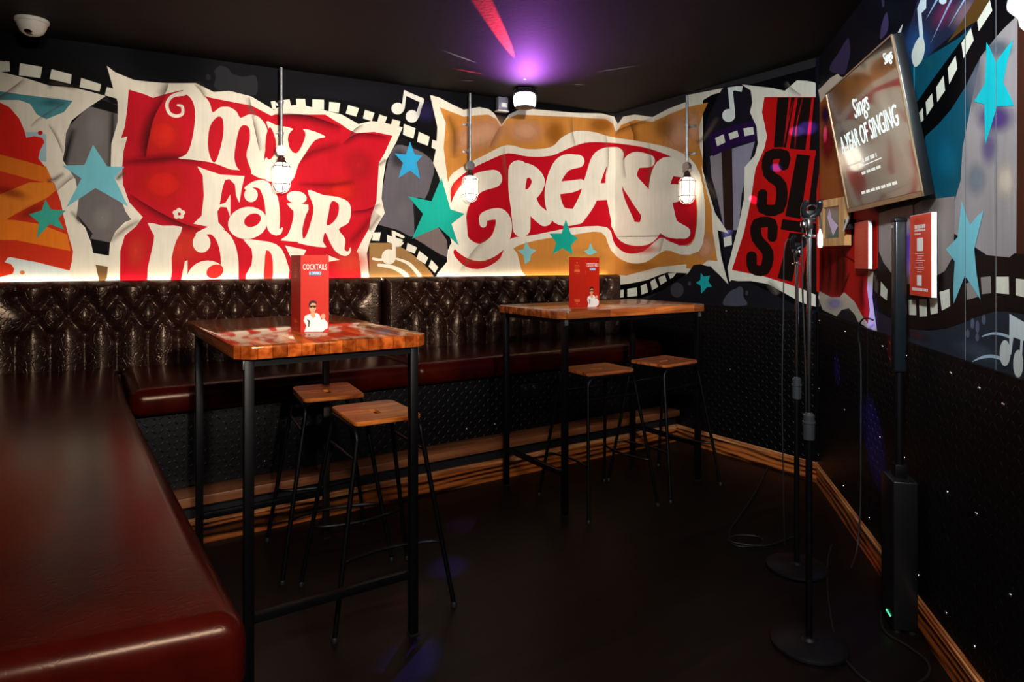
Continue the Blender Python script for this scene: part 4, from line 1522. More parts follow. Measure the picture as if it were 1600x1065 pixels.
GS = 'wooden seated tube stools under the high tables'
s1 = stool(M_SEATW, 'wooden stool with black tube legs under the near table, the one closer to the camera', (1.005, 2.52, 0), math.radians(88), GS)
dup(s1, (.975, 3.035, 0), math.radians(84), 'wooden stool with black tube legs under the near table, the one closer to the bench', GS)
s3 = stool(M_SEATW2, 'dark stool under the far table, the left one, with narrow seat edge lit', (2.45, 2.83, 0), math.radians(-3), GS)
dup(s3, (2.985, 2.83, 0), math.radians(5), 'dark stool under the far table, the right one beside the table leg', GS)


# ------------------------------------------------------------------ lettering
def text_bm(txt, h, squash=1.0, extr=.0004):
    c = bpy.data.curves.new('t', 'FONT')
    c.body = txt
    c.size = h / .72
    c.extrude = extr
    c.resolution_u = 3
    c.align_x = 'CENTER'
    c.align_y = 'CENTER'
    o = bpy.data.objects.new('t', c)
    COL.objects.link(o)
    dg = bpy.context.evaluated_depsgraph_get()
    me = bpy.data.meshes.new_from_object(o.evaluated_get(dg))
    bpy.data.objects.remove(o)
    bpy.data.curves.remove(c)
    bm = bmesh.new()
    bm.from_mesh(me)
    bpy.data.meshes.remove(me)
    bmesh.ops.scale(bm, vec=(squash, 1, 1), verts=bm.verts)
    return bm


def text_obj(name, txt, h, m, parent, mtx, squash=1.0):
    """text plane x right, y up, facing +z of mtx"""
    bm = text_bm(txt, h, squash)
    me = bpy.data.meshes.new(name)
    bmesh.ops.transform(bm, matrix=mtx, verts=bm.verts)
    bm.to_mesh(me)
    bm.free()
    me.materials.append(m)
    o = bpy.data.objects.new(name, me)
    COL.objects.link(o)
    o.parent = parent
    return o


def face_mtx(c, right, up):
    r = Vector(right).normalized()
    u = Vector(up).normalized()
    m = Matrix.Identity(4)
    m.col[0][:3] = r
    m.col[1][:3] = u
    m.col[2][:3] = r.cross(u)
    m.col[3][:3] = c
    return m


def flat(b, mtx, pts, z=.0002, mi=0):
    b._add([mtx @ Vector((x, y, z)) for x, y in pts], [tuple(range(len(pts)))], mi=mi)


def disc(b, mtx, cx, cy, rx, ry, z=.0002, n=14, rot=0, mi=0):
    flat(b, mtx, [(cx + rx * math.cos(t) * math.cos(rot) - ry * math.sin(t) * math.sin(rot), cy + rx * math.cos(t) * math.sin(rot) + ry * math.sin(t) * math.cos(rot)) for t in [2 * PI * i / n for i in range(n)]], z, mi)


# ------------------------------------------------------------------ cocktail menus
M_MENU = mat('red_menu_card', rgb(186, 28, 6), .4, coat=.1)
M_MWHITE = mat('menu_white_print', rgb(235, 228, 220), .4)
M_MBLUE = mat('menu_blue_print', rgb(60, 120, 165), .4)
M_MSKIN = mat('menu_warm_print', rgb(215, 150, 110), .4)
M_MDARK = mat('menu_dark_print', rgb(40, 18, 16), .4)
M_MORNG = mat('menu_orange_print', rgb(226, 110, 60), .4)


def menu(label, loc, rz):
    t = thing('menu_card', label, 'menu', loc, rz, 'folded red cocktail menus standing on the tables')
    W_, H_, th = .10, .285, .0012
    # panels meet at the origin edge; local: camera side is -y
    ang = math.radians(30)
    panels = []
    for s in (1, -1):
        d = Vector((s * math.cos(ang), math.sin(ang), 0))
        panels.append((d, s))
    for d, s in panels:
        nrm = Vector((d.y * s, -d.x * s, 0)) if s > 0 else Vector((-d.y * s * -1, 0, 0))
        right = d if s > 0 else -d
        up = Vector((0, 0, 1))
        n = right.cross(up)
        cen = d * (W_ / 2 + .0006) + Vector((0, 0, H_ / 2))
        b = MB()
        m = face_mtx(cen, right, up)
        b.box((0, 0, 0), (W_, H_, th), mtx=m)
        pan = b.build('card_panel', M_MENU, t)
        f = face_mtx(cen + n * (th / 2), right, up)
        if s > 0:
            text_obj('title_lettering', 'COCKTAILS', .021, M_MWHITE, pan, f @ Matrix.Translation((0, .098, .0003)), .56)
            b = MB()
            flat(b, f, [(-.020, .068), (.022, .068), (.022, .083), (-.020, .083)], .0002)
            b.build('subtitle_patch', M_MBLUE, pan)
            text_obj('subtitle_lettering', '& DRINKS', .010, M_MWHITE, pan, f @ Matrix.Translation((.001, .0755, .0006)), .72)
            # printed figure: head with dark glasses and hair, white shirt, hand raised with a drink
            b = MB()
            flat(b, f, [(-.038, -.1405), (-.030, -.118), (-.040, -.100), (-.036, -.082), (-.022, -.076), (-.008, -.072), (.008, -.072), (.018, -.080), (.022, -.098), (.032, -.092), (.046, -.108), (.046, -.128), (.034, -.134), (.028, -.1405)], .0003)
            b.build('printed_shirt', M_MWHITE, pan)
            b = MB()
            disc(b, f, -.008, -.050, .013, .019, .0004)
            flat(b, f, [(-.014, -.066), (-.001, -.066), (.003, -.084), (-.006, -.092), (-.016, -.080)], .0004)
            disc(b, f, .030, -.084, .008, .010, .0004)
            b.build('printed_skin', M_MSKIN, pan)
            b = MB()
            flat(b, f, [(-.023, -.040), (-.018, -.028), (-.006, -.024), (.006, -.030), (.008, -.042), (.002, -.036), (-.010, -.034), (-.018, -.044), (-.020, -.056)], .0005)
            flat(b, f, [(-.018, -.044), (.005, -.044), (.004, -.052), (-.004, -.053), (-.007, -.048), (-.011, -.053), (-.018, -.052)], .0006)
            flat(b, f, [(-.030, -.092), (-.018, -.100), (-.020, -.124), (-.024, -.122), (-.024, -.104)], .0006)
            b.build('printed_hair_and_glasses', M_MDARK, pan)
        else:
            b = MB()
            for i, (y, w0, hh) in enumerate([(.112, .010, .006), (.098, .030, .003), (.090, .034, .003), (.082, .028, .003), (.074, .034, .003), (.064, .034, .012), (.050, .022, .002), (-.098, .034, .004), (-.106, .032, .008), (-.120, .012, .004), (-.130, .040, .001)]):
                k = 1 if w0 < .02 else 6
                for j in range(k):
                    a0 = -w0 / 2 + w0 * j / k
                    flat(b, f, [(a0, y - hh / 2), (a0 + w0 / k * .8, y - hh / 2), (a0 + w0 / k * .8, y + hh / 2), (a0, y + hh / 2)], .0003)
            b.build('small_print', M_MORNG, pan)
    # third panel folded behind
    d = Vector((-math.cos(ang), math.sin(ang), 0)) * W_
    e = Vector((.25, 1, 0)).normalized()
    right = e
    b = MB()
    b.box((0, 0, 0), (W_, H_, th), mtx=face_mtx(d + e * (W_ / 2 + .001) + Vector((0, 0, H_ / 2)), e, (0, 0, 1)))
    b.build('card_panel', M_MENU, t)
    return t


TZ = 1.0875


def at_table(x, y, drop=.2625):
    f = drop * FPX / (y - HOR)
    return cam2w((x - 800) / FPX * f, f, 0)


p = at_table(470, 519)
menu('red folded cocktail menu standing on the near glossy table', (p.x, p.y, TZ), -YAW + math.radians(-22))
p = cam2w((915 - 800) / FPX * 3.72, 3.72)
menu('red folded cocktail menu standing on the far orange table', (p.x, p.y, TZ), -YAW + math.radians(3))


# ------------------------------------------------------------------ caged wall lamps on conduit
M_LAMPG = mat('lamp_glass', rgb(255, 250, 240), .3, emis=(1, .88, .70, 1), estr=2.6)
M_NECK = mat('brown_lamp_neck', rgb(60, 22, 14), .4)


def wall_lamp(W, x, ytop, ybot, label):
    u, ztop = W.px(x, ytop)
    _, zb = W.px(x, ybot)
    p0 = W.P(u, 0, 0)
    t = thing('caged_wall_lamp', label, 'lamp', (p0.x, p0.y, 0), math.atan2(W.d.y, W.d.x), 'caged lamps hanging on metal conduit')
    # local frame: x along wall, -y into the room
    D = -.072
    zbot = zb + .006
    hg = .215
    zneck = zbot + hg
    b = MB()
    b.tube([(0, D, zneck + .075), (0, D, ztop)], .010, 12)
    b.build('conduit', M_GALV, t)
    for zz in (ztop - .22, ztop - .42):
        if zz < zneck + .1:
            continue
        b = MB()
        b.lathe([(.0125, -.008), (.016, -.008), (.016, .008), (.0125, .008)], c=(0, D, zz), n=16)
        b.box((0, D / 2 - .002, zz), (.012, abs(D) - .012, .010))
        b.box((0, -.004, zz), (.05, .006, .022), bev=.002)
        b.build('saddle_clamp', M_GALV, t)
    b = MB()
    b.lathe([(.001, -.016), (.030, -.016), (.034, -.012), (.034, .012), (.032, .016), (.001, .016)], n=24,
            mtx=Matrix.Translation((0, D, zneck + .050)) @ Matrix.Rotation(PI / 2, 4, 'X'))
    b.build('junction_box', M_GALV, t)
    b = MB()
    b.lathe([(.012, .022), (.014, .010), (.022, .006), (.024, -.010), (.030, -.020), (.032, -.028)], c=(0, D, zneck), n=20)
    b.build('neck', M_NECK, t)
    R = .047
    b = MB()
    prof = [(.028, hg - .028), (.038, hg - .040), (R, hg - .062), (R, .052), (R * .92, .030), (R * .7, .013), (R * .35, .004), (.002, .001)]
    b.lathe(prof, c=(0, D, zbot), n=28)
    b.build('glass_jar', M_LAMPG, t)
    cg = MB()
    K = R + .010
    for k in range(6):
        a = PI / 6 + k * PI / 3
        pts = [(.030, hg - .026), (K, hg - .055), (K, .05), (K * .9, .022), (K * .6, .0), (.004, -.008)]
        pts = [(r * math.cos(a), D + r * math.sin(a), zbot + z) for r, z in pts]
        cg.tube(crom(pts, 4), .0030, 6)
    for z, r in ((hg - .055, K), (.05, K)):
        cg.tube([(r * math.cos(q * PI / 12), D + r * math.sin(q * PI / 12), zbot + z) for q in range(25)], .0033, 6, caps=False)
        for q in range(4):
            a = PI / 4 + q * PI / 2
            cg.lathe([(.0045, -.004), (.0045, .004)], c=((r + .003) * math.cos(a), D + (r + .003) * math.sin(a), zbot + z), n=8)
    cg.build('wire_cage', M_CHROME, t)
    return t


wall_lamp(WA, 436.5, 110, 303, 'lit caged lamp over the red My Fair Lady lettering, leftmost of three')
wall_lamp(WA, 728, 149, 317, 'lit caged lamp at the left end of the GREASE lettering')
wall_lamp(WB, 1084, 151, 319, 'lit caged lamp at the right end of the GREASE lettering')

# ------------------------------------------------------------------ CCTV dome
cp = cam2w((50 - 800) / FPX * 3.40, 3.40)
t = thing('dome_camera', 'white dome security camera on the dark ceiling at upper left', 'camera', (cp.x, cp.y, CEIL))
t.scale = (1.12, 1.12, 1.12)
b = MB()
b.lathe([(.002, 0), (.066, 0), (.068, -.008), (.066, -.016), (.060, -.018), (.057, -.034), (.046, -.058), (.028, -.072), (.002, -.074)], n=32)
b.build('housing', M_WHITEP, t)
b = MB()
sd = (Matrix.Rotation(-YAW, 3, 'Z') @ Vector((.10, -.62, -.78))).normalized()
q = sd.to_track_quat('Z', 'Y').to_matrix().to_4x4()
b.lathe([(.027, .0), (.027, .008), (.021, .016), (.010, .022), (.001, .0235)], n=20, mtx=Matrix.Translation(Vector((0, 0, -.022)) + sd * .036) @ q)
b.build('lens_dome', M_GLASSD, t)
b = MB()
sd2 = (Matrix.Rotation(-YAW, 3, 'Z') @ Vector((-.55, -.8, -.38))).normalized()
b.lathe([(.006, 0), (.006, .002), (.001, .0022)], n=10, mtx=Matrix.Translation(Vector((0, 0, -.022)) + sd2 * .0435) @ sd2.to_track_quat('Z', 'Y').to_matrix().to_4x4())
b.build('sensor_window', M_GLASSD, t)

# ------------------------------------------------------------------ white disco fixture and small sensor box
fp = cam2w((820 - 800) / FPX * 4.75, 4.75)
M_UVG = mat('cool_white_lens', rgb(240, 240, 255), .3, emis=(.86, .90, 1, 1), estr=9.0)
t = thing('disco_light', 'bright white glowing effect light hung just below the ceiling above GREASE', 'light', (fp.x, fp.y, CEIL), -YAW)
b = MB()
b.box((0, 0, -.004), (.10, .05, .008))
b.tube([(-.085, 0, -.08), (-.085, 0, -.02), (-.06, 0, -.010), (.06, 0, -.010), (.085, 0, -.02), (.085, 0, -.08)], .006, 8)
b.build('bracket', M_STEEL, t)
b = MB()
b.lathe([(.060, -.028), (.074, -.030), (.076, -.040), (.072, -.044)], n=24)
b.build('top_cap', M_BLK, t)
b = MB()
b.lathe([(.072, -.136), (.074, -.140), (.055, -.146), (.02, -.148)], n=24)
b.build('bottom_cap', M_BLK, t)
b = MB()
b.lathe([(.070, -.044), (.078, -.060), (.080, -.090), (.077, -.120), (.070, -.136)], n=32)
b.build('glowing_lens', M_UVG, t)
q = WA.px(781, 164)
pp = WA.P(q[0], 0)
t = thing('sensor_box', 'small grey sensor box on the wall top left of the glowing effect light', 'sensor', (pp.x, pp.y, q[1]), math.atan2(dA.y, dA.x))
b = MB()
b.box((0, -.035, 0), (.085, .05, .10), bev=.008, seg=3)
b.build('housing', mat('grey_plastic', rgb(105, 102, 118), .4), t)
b = MB()
b.box((.006, -.0615, -.012), (.048, .004, .032), bev=.0015)
b.build('window', M_WHITEP, t)  # white plate stands in for a reflection on the housing
b = MB()
b.box((0, -.005, 0), (.05, .010, .06))
b.box((0, -.035, -.056), (.095, .06, .010), bev=.002)
b.build('mounting_plate', M_WHITEP, t)

# ------------------------------------------------------------------ double socket on the bench front
u, z = WBp.px(825, 610)
pp = WBp.P(u, 0, .0105)
t = thing('power_socket', 'black double power socket with chrome edge on the bench front', 'socket', (pp.x, pp.y, z))
b = MB()
b.box((0, -.005, 0), (.146, .010, .086), bev=.002)
b.build('face_plate', M_BLK, t)
for sx in (-1, 1):
    b = MB()
    b.box((sx * .035, -.0115, .022), (.014, .005, .022), bev=.001)
    b.build('rocker_switch', M_CHROME, t)
    for (dx, dz, w_, h_) in ((0, -.002, .006, .010), (-.011, -.022, .009, .005), (.011, -.022, .009, .005)):
        b = MB()
        b.box((sx * .036 + dx, -.0103, dz), (w_, .001, h_))
        b.build('pin_hole', M_RUB, t)
b = MB()
b.box((0, -.006, .0445), (.148, .012, .003))
b.build('chrome_edge', M_CHROME, t)


# ------------------------------------------------------------------ television on the side wall
def camv(v):
    return Vector((v[0] * CS + v[1] * SN, -v[0] * SN + v[1] * CS, v[2]))


yaw, tilt, roll = .198, .178, .004
h_ = np.array([-np.sin(yaw), -np.cos(yaw), 0])
n_ = np.array([-np.cos(yaw), np.sin(yaw), 0])
v_ = np.array([0, 0, -1]) * np.cos(tilt) - n_ * np.sin(tilt)
h2 = h_ * np.cos(roll) + v_ * np.sin(roll)
v2 = v_ * np.cos(roll) - h_ * np.sin(roll)
HX, DN = camv(h2), camv(v2)
TC = camv((1.449, 2.683, 0)) + Vector((0, 0, EYE + .508))
TW, TH = .84, .572
tv = thing('television', 'flat screen television tilted down from the painted side wall on a black arm', 'television', TC)
m = face_mtx((0, 0, 0), HX, -DN)          # +z out of the screen
M_SCR = mat('glossy_screen', rgb(9, 9, 11), .05, spec=.5, coat=1.0)
M_SCR.node_tree.nodes['Principled BSDF'].inputs['IOR'].default_value = 2.4
M_SCR.node_tree.nodes['Principled BSDF'].inputs['Coat IOR'].default_value = 2.0
M_SILV = mat('pale_bezel', rgb(168, 140, 108), .3, metal=.6)
b = MB()
b.box((0, 0, 0), (TW, TH, .035), bev=.004, mtx=m @ Matrix.Translation((0, 0, -.0205)))
b.build('casing', M_BLK, tv)
b = MB()
flat(b, m, [(-TW / 2 + .008, -TH / 2 + .02), (TW / 2 - .008, -TH / 2 + .02), (TW / 2 - .008, TH / 2 - .008), (-TW / 2 + .008, TH / 2 - .008)], .0002)
scr = b.build('screen', M_SCR, tv)
b = MB()
for c, s in (((0, TH / 2 - .003, 0), (TW, .006, .006)), ((TW / 2 - .003, 0, 0), (.006, TH, .006)), ((-TW / 2 + .003, 0, 0), (.006, TH, .006)), ((0, -TH / 2 + .009, 0), (TW, .018, .006))):
    b.box((0, 0, 0), s, mtx=m @ Matrix.Translation(c))
b.build('bezel', M_SILV, tv)
M_TXT = mat('screen_lettering', rgb(190, 205, 200), .4, emis=(.82, .92, .86, 1), estr=.85)
Tt = lambda x, y: m @ Matrix.Translation((x, y, .0012))
text_obj('screen_lettering', 'Sings', .085, M_TXT, scr, Tt(0, .13), .8)
text_obj('screen_lettering', 'Sings', .042, M_TXT, scr, Tt(.355, .225), .7)
text_obj('screen_lettering', 'A YEAR OF SINGING', .082, M_TXT, scr, Tt(.0, .015), .66)
M_TXT2 = mat('screen_small_lettering', rgb(190, 205, 200), .4, emis=(.9, .82, .74, 1), estr=.7)
b = MB()
for (cx, cy, w_, hh) in ((-.02, -.105, .26, .004), (-.02, -.135, .24, .012), (.02, -.215, .42, .012), (-.03, -.085, .20, .016)):
    k = max(2, int(w_ / .012)) if hh > .005 else 1
    for j in range(k):
        if k > 3 and j % 5 == 4:
            continue
        a0 = cx - w_ / 2 + w_ * j / k
        flat(b, m, [(a0, cy - hh / 2), (a0 + w_ / k * (.75 if k > 1 else 1), cy - hh / 2), (a0 + w_ / k * (.75 if k > 1 else 1), cy + hh / 2), (a0, cy + hh / 2)], .0012)
b.build('screen_small_print', M_TXT2, scr)
b = MB()
text_obj('maker_mark', 'TV', .008, M_GALV, scr, m @ Matrix.Translation((0, -TH / 2 + .009, .0035))) if False else None
# arm to the wall
uC = (TC - WC.O).dot(WC.d)
wallp = WC.P(uC + .05, TC.z - .05, 0) - TC
b = MB()
b.box((0, 0, 0), (.26, .22, .012), mtx=m @ Matrix.Translation((0, 0, -.045)))
b.build('back_plate', M_STEEL, tv)
b = MB()
e0 = m @ Vector((0, -.02, -.052))
b.tube([e0, wallp + WC.n * .03], .022, 12)
b.build('arm', M_STEEL, tv)
b = MB()
mw = wmtx(WC, uC + .05, TC.z - .05, .0141)
mw.translation -= TC
b.box((0, 0, 0), (.12, .025, .26), bev=.003, mtx=mw)
b.build('wall_plate', M_STEEL, tv)

# ------------------------------------------------------------------ timber shadow-box frame near the corner
u0, zt0 = WC.px(1290, 316)
u1, zt1 = WC.px(1318, 311)
uc = .62
fr = thing('picture_frame', 'small deep timber framed picture on the side wall left of the television', 'picture frame', WC.P(uc, 1.552, .016))
mrot = Matrix.Rotation(math.radians(16), 4, Vector((0, 0, 1)))
M_FRW = wood_mat('oak_frame', rgb(150, 104, 60), rgb(205, 152, 96), 'Z', 1, .4)
mm_ = wmtx(WC, 0, 0)
mm_.translation = (0, 0, 0)
mm_ = mrot @ mm_
FW, FH, FD = .25, .244, .036
off = .032
b = MB()
for c, s in (((0, off + FD / 2, FH / 2 - .02), (FW, FD, .04)), ((0, off + FD / 2, -FH / 2 + .02), (FW, FD, .04)),
             ((FW / 2 - .025, off + FD / 2, 0), (.05, FD, FH - .08)), ((-FW / 2 + .025, off + FD / 2, 0), (.05, FD, FH - .08))):
    b.box((0, 0, 0), s, mtx=mm_ @ Matrix.Translation(c))
b.build('frame', M_FRW, fr)
b = MB()
b.box((0, 0, 0), (FW - .09, .004, FH - .07), mtx=mm_ @ Matrix.Translation((0, off + .022, 0)))
pic = b.build('picture', mat('picture_print', rgb(70, 52, 52), .1, var=.5, vscale=12, coat=1), fr)
b = MB()
pm = mm_ @ Matrix.Translation((0, off + .0245, 0)) @ Matrix.Rotation(-PI / 2, 4, 'X') @ Matrix.Rotation(PI, 4, 'Z')
flat(b, pm, [(-.05, -.02), (.0, -.07), (.055, .03), (.03, .075), (.01, .02)], .0004)
b.build('pale_shape', mat('picture_pale_print', rgb(185, 165, 190), .3), pic)
b = MB()
b.box((0, 0, 0), (FW - .002, .012, FH - .002), mtx=mm_ @ Matrix.Translation((0, off - .006, 0)))
b.box((0, 0, 0), (.08, off - .004, .08), mtx=wmtx(WC, 0, 0) @ Matrix.Identity(4) if False else mm_ @ Matrix.Translation((0, off / 2 - .006, 0)))
b.build('backing', M_BLK, fr)

# ------------------------------------------------------------------ poster holders on the side wall
M_POST = mat('orange_red_poster', rgb(208, 52, 24), .4)
M_PEDGE = mat('white_board_edge', rgb(230, 232, 228), .4)


def poster(xl, xr, yt, yb, label, kind):
    ua, za = WC.px(xl, yt)
    ub, zb_ = WC.px(xr, yt)
    _, zlo = WC.px(xr, yb)
    uc, wd = (ua + ub) / 2, abs(ub - ua)
    ht = zb_ - zlo
    zc = (zb_ + zlo) / 2
    t = thing('menu_poster', label, 'poster', WC.P(uc, zc, .016))
    R = wmtx(WC, 0, 0)
    R.translation = (0, 0, 0)
    th = .016
    b = MB()
    b.box((0, 0, 0), (wd, th, ht), mtx=R @ Matrix.Translation((0, th / 2, 0)))
    b.build('board', M_PEDGE, t)
    b = MB()
    b.box((0, 0, 0), (wd - .003, .001, ht - .003), mtx=R @ Matrix.Translation((0, th + .0006, 0)))
    pf = b.build('printed_sheet', M_POST, t)
    fm = face_mtx(R @ Vector((0, th + .0013, 0)), WC.d, (0, 0, 1))
    b = MB()

    def bar(cx, cy, w_, hh, k=1):
        for j in range(k):
            a0 = cx * wd - w_ * wd / 2 + w_ * wd * j / k
            w2 = w_ * wd / k * (.72 if k > 1 else 1)
            flat(b, fm, [(a0, cy * ht - hh * ht / 2), (a0 + w2, cy * ht - hh * ht / 2), (a0 + w2, cy * ht + hh * ht / 2), (a0, cy * ht + hh * ht / 2)], .0003)
    if kind:
        bar(0, .35, .5, .045, 7)
        bar(0, .305, .5, .025, 9)
        bar(-.1, .26, .3, .02, 6)
        bar(0, .13, .28, .16, 1)
        for i in range(9):
            bar(-.02 + .05 * (i % 2), .02 - i * .028, .42 - .1 * (i % 3), .008, 8)
        bar(-.03, -.31, .22, .13, 1)
        bar(0, -.42, .75, .035, 12)
    else:
        for i in range(22):
            bar(.05, .34 - i * .034, .55 - .12 * (i % 3), .012, 9)
    b.build('print', M_MWHITE if kind else M_MORNG, pf)
    return t


poster(1437, 1472, 331, 465, 'orange-red upright notice board with white printing right of the slim speaker column', 1)
poster(1347, 1369, 344, 420, 'narrow red notice board with faint small print left of the slim speaker column', 0)

# ------------------------------------------------------------------ slim column loudspeaker
sp_u = 1.636
sbase = WC.P(sp_u, 0, .075)
ls = thing('column_loudspeaker', 'black column loudspeaker on a floor bass box against the side wall', 'loudspeaker', sbase, math.atan2(WC.d.y, WC.d.x))
b = MB()
b.box((0, 0, .282), (.14, .082, .54), bev=.006, seg=3)
sub = b.build('bass_box', M_BLK, ls)
b = MB()
b.box((.0, .0765, .26), (.26, .003, .40), bev=.001)
b.build('grille', mat('black_grille', rgb(10, 10, 11), .6, bump=.6, bscale=300), sub)
for sx in (-1, 1):
    for sy in (-1, 1):
        b = MB()
        b.lathe([(.014, 0), (.014, .012)], c=(sx * .05, sy * .025, 0), n=12)
        b.build('rubber_foot', M_RUB, sub)
b = MB()
b.box((.02, -.0425, .05), (.045, .003, .004))
b.build('status_light', mat('green_led', rgb(20, 200, 120), .4, emis=(.1, 1, .5, 1), estr=1.2), sub, label='glowing green status light')
b = MB()
b.box((0, 0, .57), (.05, .04, .06), bev=.003)
b.tube([(0, 0, .56), (0, 0, .96)], .014, 12)
b.build('pole', M_STEEL, ls)
b = MB()
zc0, zc1 = .94, 1.513
b.box((0, 0, (zc0 + zc1) / 2), (.042, .042, zc1 - zc0), bev=.008, seg=3)
b.build('speaker_column', mat('dark_blue_black_plastic', rgb(16, 22, 26), .28), ls)
b = MB()
b.box((0, 0, zc1 - .012), (.044, .044, .016), bev=.004)
b.build('end_cap', M_STEEL, ls)
b = MB()
b.box((.0, -.0225, zc1 - .034), (.024, .002, .010))
b.build('badge', M_CHROME, ls)


# ------------------------------------------------------------------ microphone stands
def mic_stand(px, py, ytop, yclutch, label, white):
    f = EYE * FPX / (py - HOR)
    c = cam2w((px - 800) / FPX * f, f)
    ztop = EYE + (HOR - ytop) / FPX * f
    zcl = EYE + (HOR - yclutch) / FPX * f
    t = thing('microphone_stand', label, 'microphone stand', c, -YAW)
    b = MB()
    b.lathe([(.002, .0), (.122, 0), (.128, .006), (.127, .014), (.118, .020), (.03, .026), (.022, .034), (.002, .034)], n=40)
    b.build('round_base', mat('cast_iron_base', rgb(24, 24, 27), .42, metal=.4), t)
    b = MB()
    b.tube([(0, 0, .03), (0, 0, zcl - .08)], .0115, 14)
    b.build('lower_tube', M_STEEL, t)
    b = MB()
    b.lathe([(.013, -.09), (.019, -.085), (.020, -.03), (.022, -.028), (.022, -.022), (.019, -.02), (.019, .0), (.012, .008)], c=(0, 0, zcl), n=20)
    b.build('height_clutch', mat('satin_grip', rgb(60, 62, 66), .4, metal=.3), t)
    b = MB()
    b.tube([(0, 0, zcl), (0, 0, ztop - .06)], .0078, 14)
    b.build('upper_tube', M_CHROME, t, label='chrome upper tube')
    b = MB()
    b.lathe([(.010, -.012), (.021, -.010), (.021, -.005), (.010, -.003), (.010, .012), (.013, .02), (.002, .022)], c=(0, 0, ztop - .07), n=18)
    b.build('collar', M_CHROME, t)
    b = MB()
    # swivel and split clip jaws
    sg = -1 if not white else 1
    b.box((0, 0, ztop - .036), (.020, .026, .034), bev=.003)
    b.lathe([(.011, -.018), (.011, .018)], n=14, mtx=Matrix.Translation((0, 0, ztop - .018)) @ Matrix.Rotation(PI / 2, 4, 'Y'))
    b.build('swivel', M_BLK, t)
    b = MB()
    for s in (-1, 1):
        pts = crom([(s * .004, 0, ztop - .012), (s * .022, -.01, ztop), (s * .028, -.022, ztop + .024), (s * .020, -.034, ztop + .044)], 4)
        b.tube(pts, [.010] * (len(pts) - 1) + [.006], 10)
    b.box((0, .008, ztop + .002), (.045, .03, .022), bev=.005)
    b.build('clip', M_BLK, t)
    b = MB()
    b.lathe([(.001, -.012), (.009, -.009), (.012, 0), (.009, .009), (.001, .012)], c=((.0 if not white else -.03), -.025, ztop - .03 if not white else ztop - .04), n=14)
    b.build('clamp_knob', M_CHROME, t)
    return c, ztop


c1, z1_ = mic_stand(1264, 1008, 334, 648, 'taller microphone stand with round black base, nearest the camera', True)
c2, z2_ = mic_stand(1245, 888, 384, 592, 'shorter microphone stand with round black base, standing behind the taller one', False)


def cable(pts, r, label, sub=8, m=M_RUB, name='cable', group=None):
    b = MB()
    b.tube(crom([tuple(p) for p in pts], sub), r, 8)
    o = b.build(name, m)
    return tag(o, label, 'cable', group)


def fl(x, y, z=.0045):
    f = (EYE - z) * FPX / (y - HOR)
    return cam2w((x - 800) / FPX * f, f, z)


# lead with pale plug draped over the nearer stand
fn = EYE * FPX / (1008 - HOR)
A_ = lambda x, y, df=0: cam2w((x - 800) / FPX * (fn + df), fn + df, EYE + (HOR - y) / FPX * (fn + df))
lead = thing('microphone_lead', 'black lead with a pale plug hanging from the top of the taller microphone stand', 'cable', (0, 0, 0))
b = MB()
b.tube(crom([tuple(A_(1283, 366)), tuple(A_(1282, 345)), tuple(A_(1277, 326, .02)), tuple(A_(1268, 320, .045)), tuple(A_(1257, 330, .05)), tuple(A_(1254, 360, .045)), tuple(A_(1254, 450, .045)), tuple(A_(1258, 560, .045)), tuple(A_(1260, 700, .05)), tuple(A_(1259, 860, .06))], 8), .0032, 8)
b.build('lead', M_RUB, lead)
b = MB()
pt = A_(1281.5, 376)
b.lathe([(.003, .042), (.0055, .030), (.009, .022), (.0095, -.012), (.0075, -.024), (.001, -.025)], c=pt, n=16)
b.build('plug', M_WHITEP, lead)
fn2 = EYE * FPX / (888 - HOR)
B_ = lambda x, y, df=0: cam2w((x - 800) / FPX * (fn2 + df), fn2 + df, EYE + (HOR - y) / FPX * (fn2 + df))
lead2 = thing('microphone_lead', 'black lead hanging straight down left of the shorter microphone stand', 'cable', (0, 0, 0))
b = MB()
b.tube(crom([tuple(B_(1240, 384)), tuple(B_(1233, 374)), tuple(B_(1227, 380)), tuple(B_(1225, 400)), tuple(B_(1224, 480)), tuple(B_(1222, 600)), tuple(B_(1224, 760)), tuple(B_(1226, 850))], 8), .0030, 8)
b.build('lead', M_RUB, lead2)

cable([fl(1203, 722), fl(1185, 760), fl(1160, 800), fl(1140, 830), fl(1150, 852), fl(1190, 850), fl(1185, 838), fl(1150, 836), fl(1140, 845), fl(1195, 852), fl(1240, 838)], .004, 'thin black cable looping on the floor left of the microphone stand bases')
cable([fl(1376, 955), fl(1382, 985), fl(1420, 1010), fl(1450, 1035), fl(1445, 1060), fl(1400, 1075), fl(1350, 1060), fl(1310, 1010), fl(1295, 940), fl(1293, 880), fl(1300, 850)], .004, 'thin black cable curving on the floor in front of the column loudspeaker')
uc_, zc_ = WC.px(1372, 500)
cable([WC.P(uc_, zc_, .018), WC.P(uc_ - .03, zc_ + .004, .05), WC.P(uc_ - .12, zc_ - .06, .05), WC.P(uc_ - .15, zc_ - .2, .03), WC.P(uc_ - .15, .5, .03), WC.P(uc_ - .14, .2, .035), WC.P(uc_ - .10, .02, .06), WC.P(uc_ + .05, .0045, .12)], .0042, 'black cable running down the side wall between stands and loudspeaker')
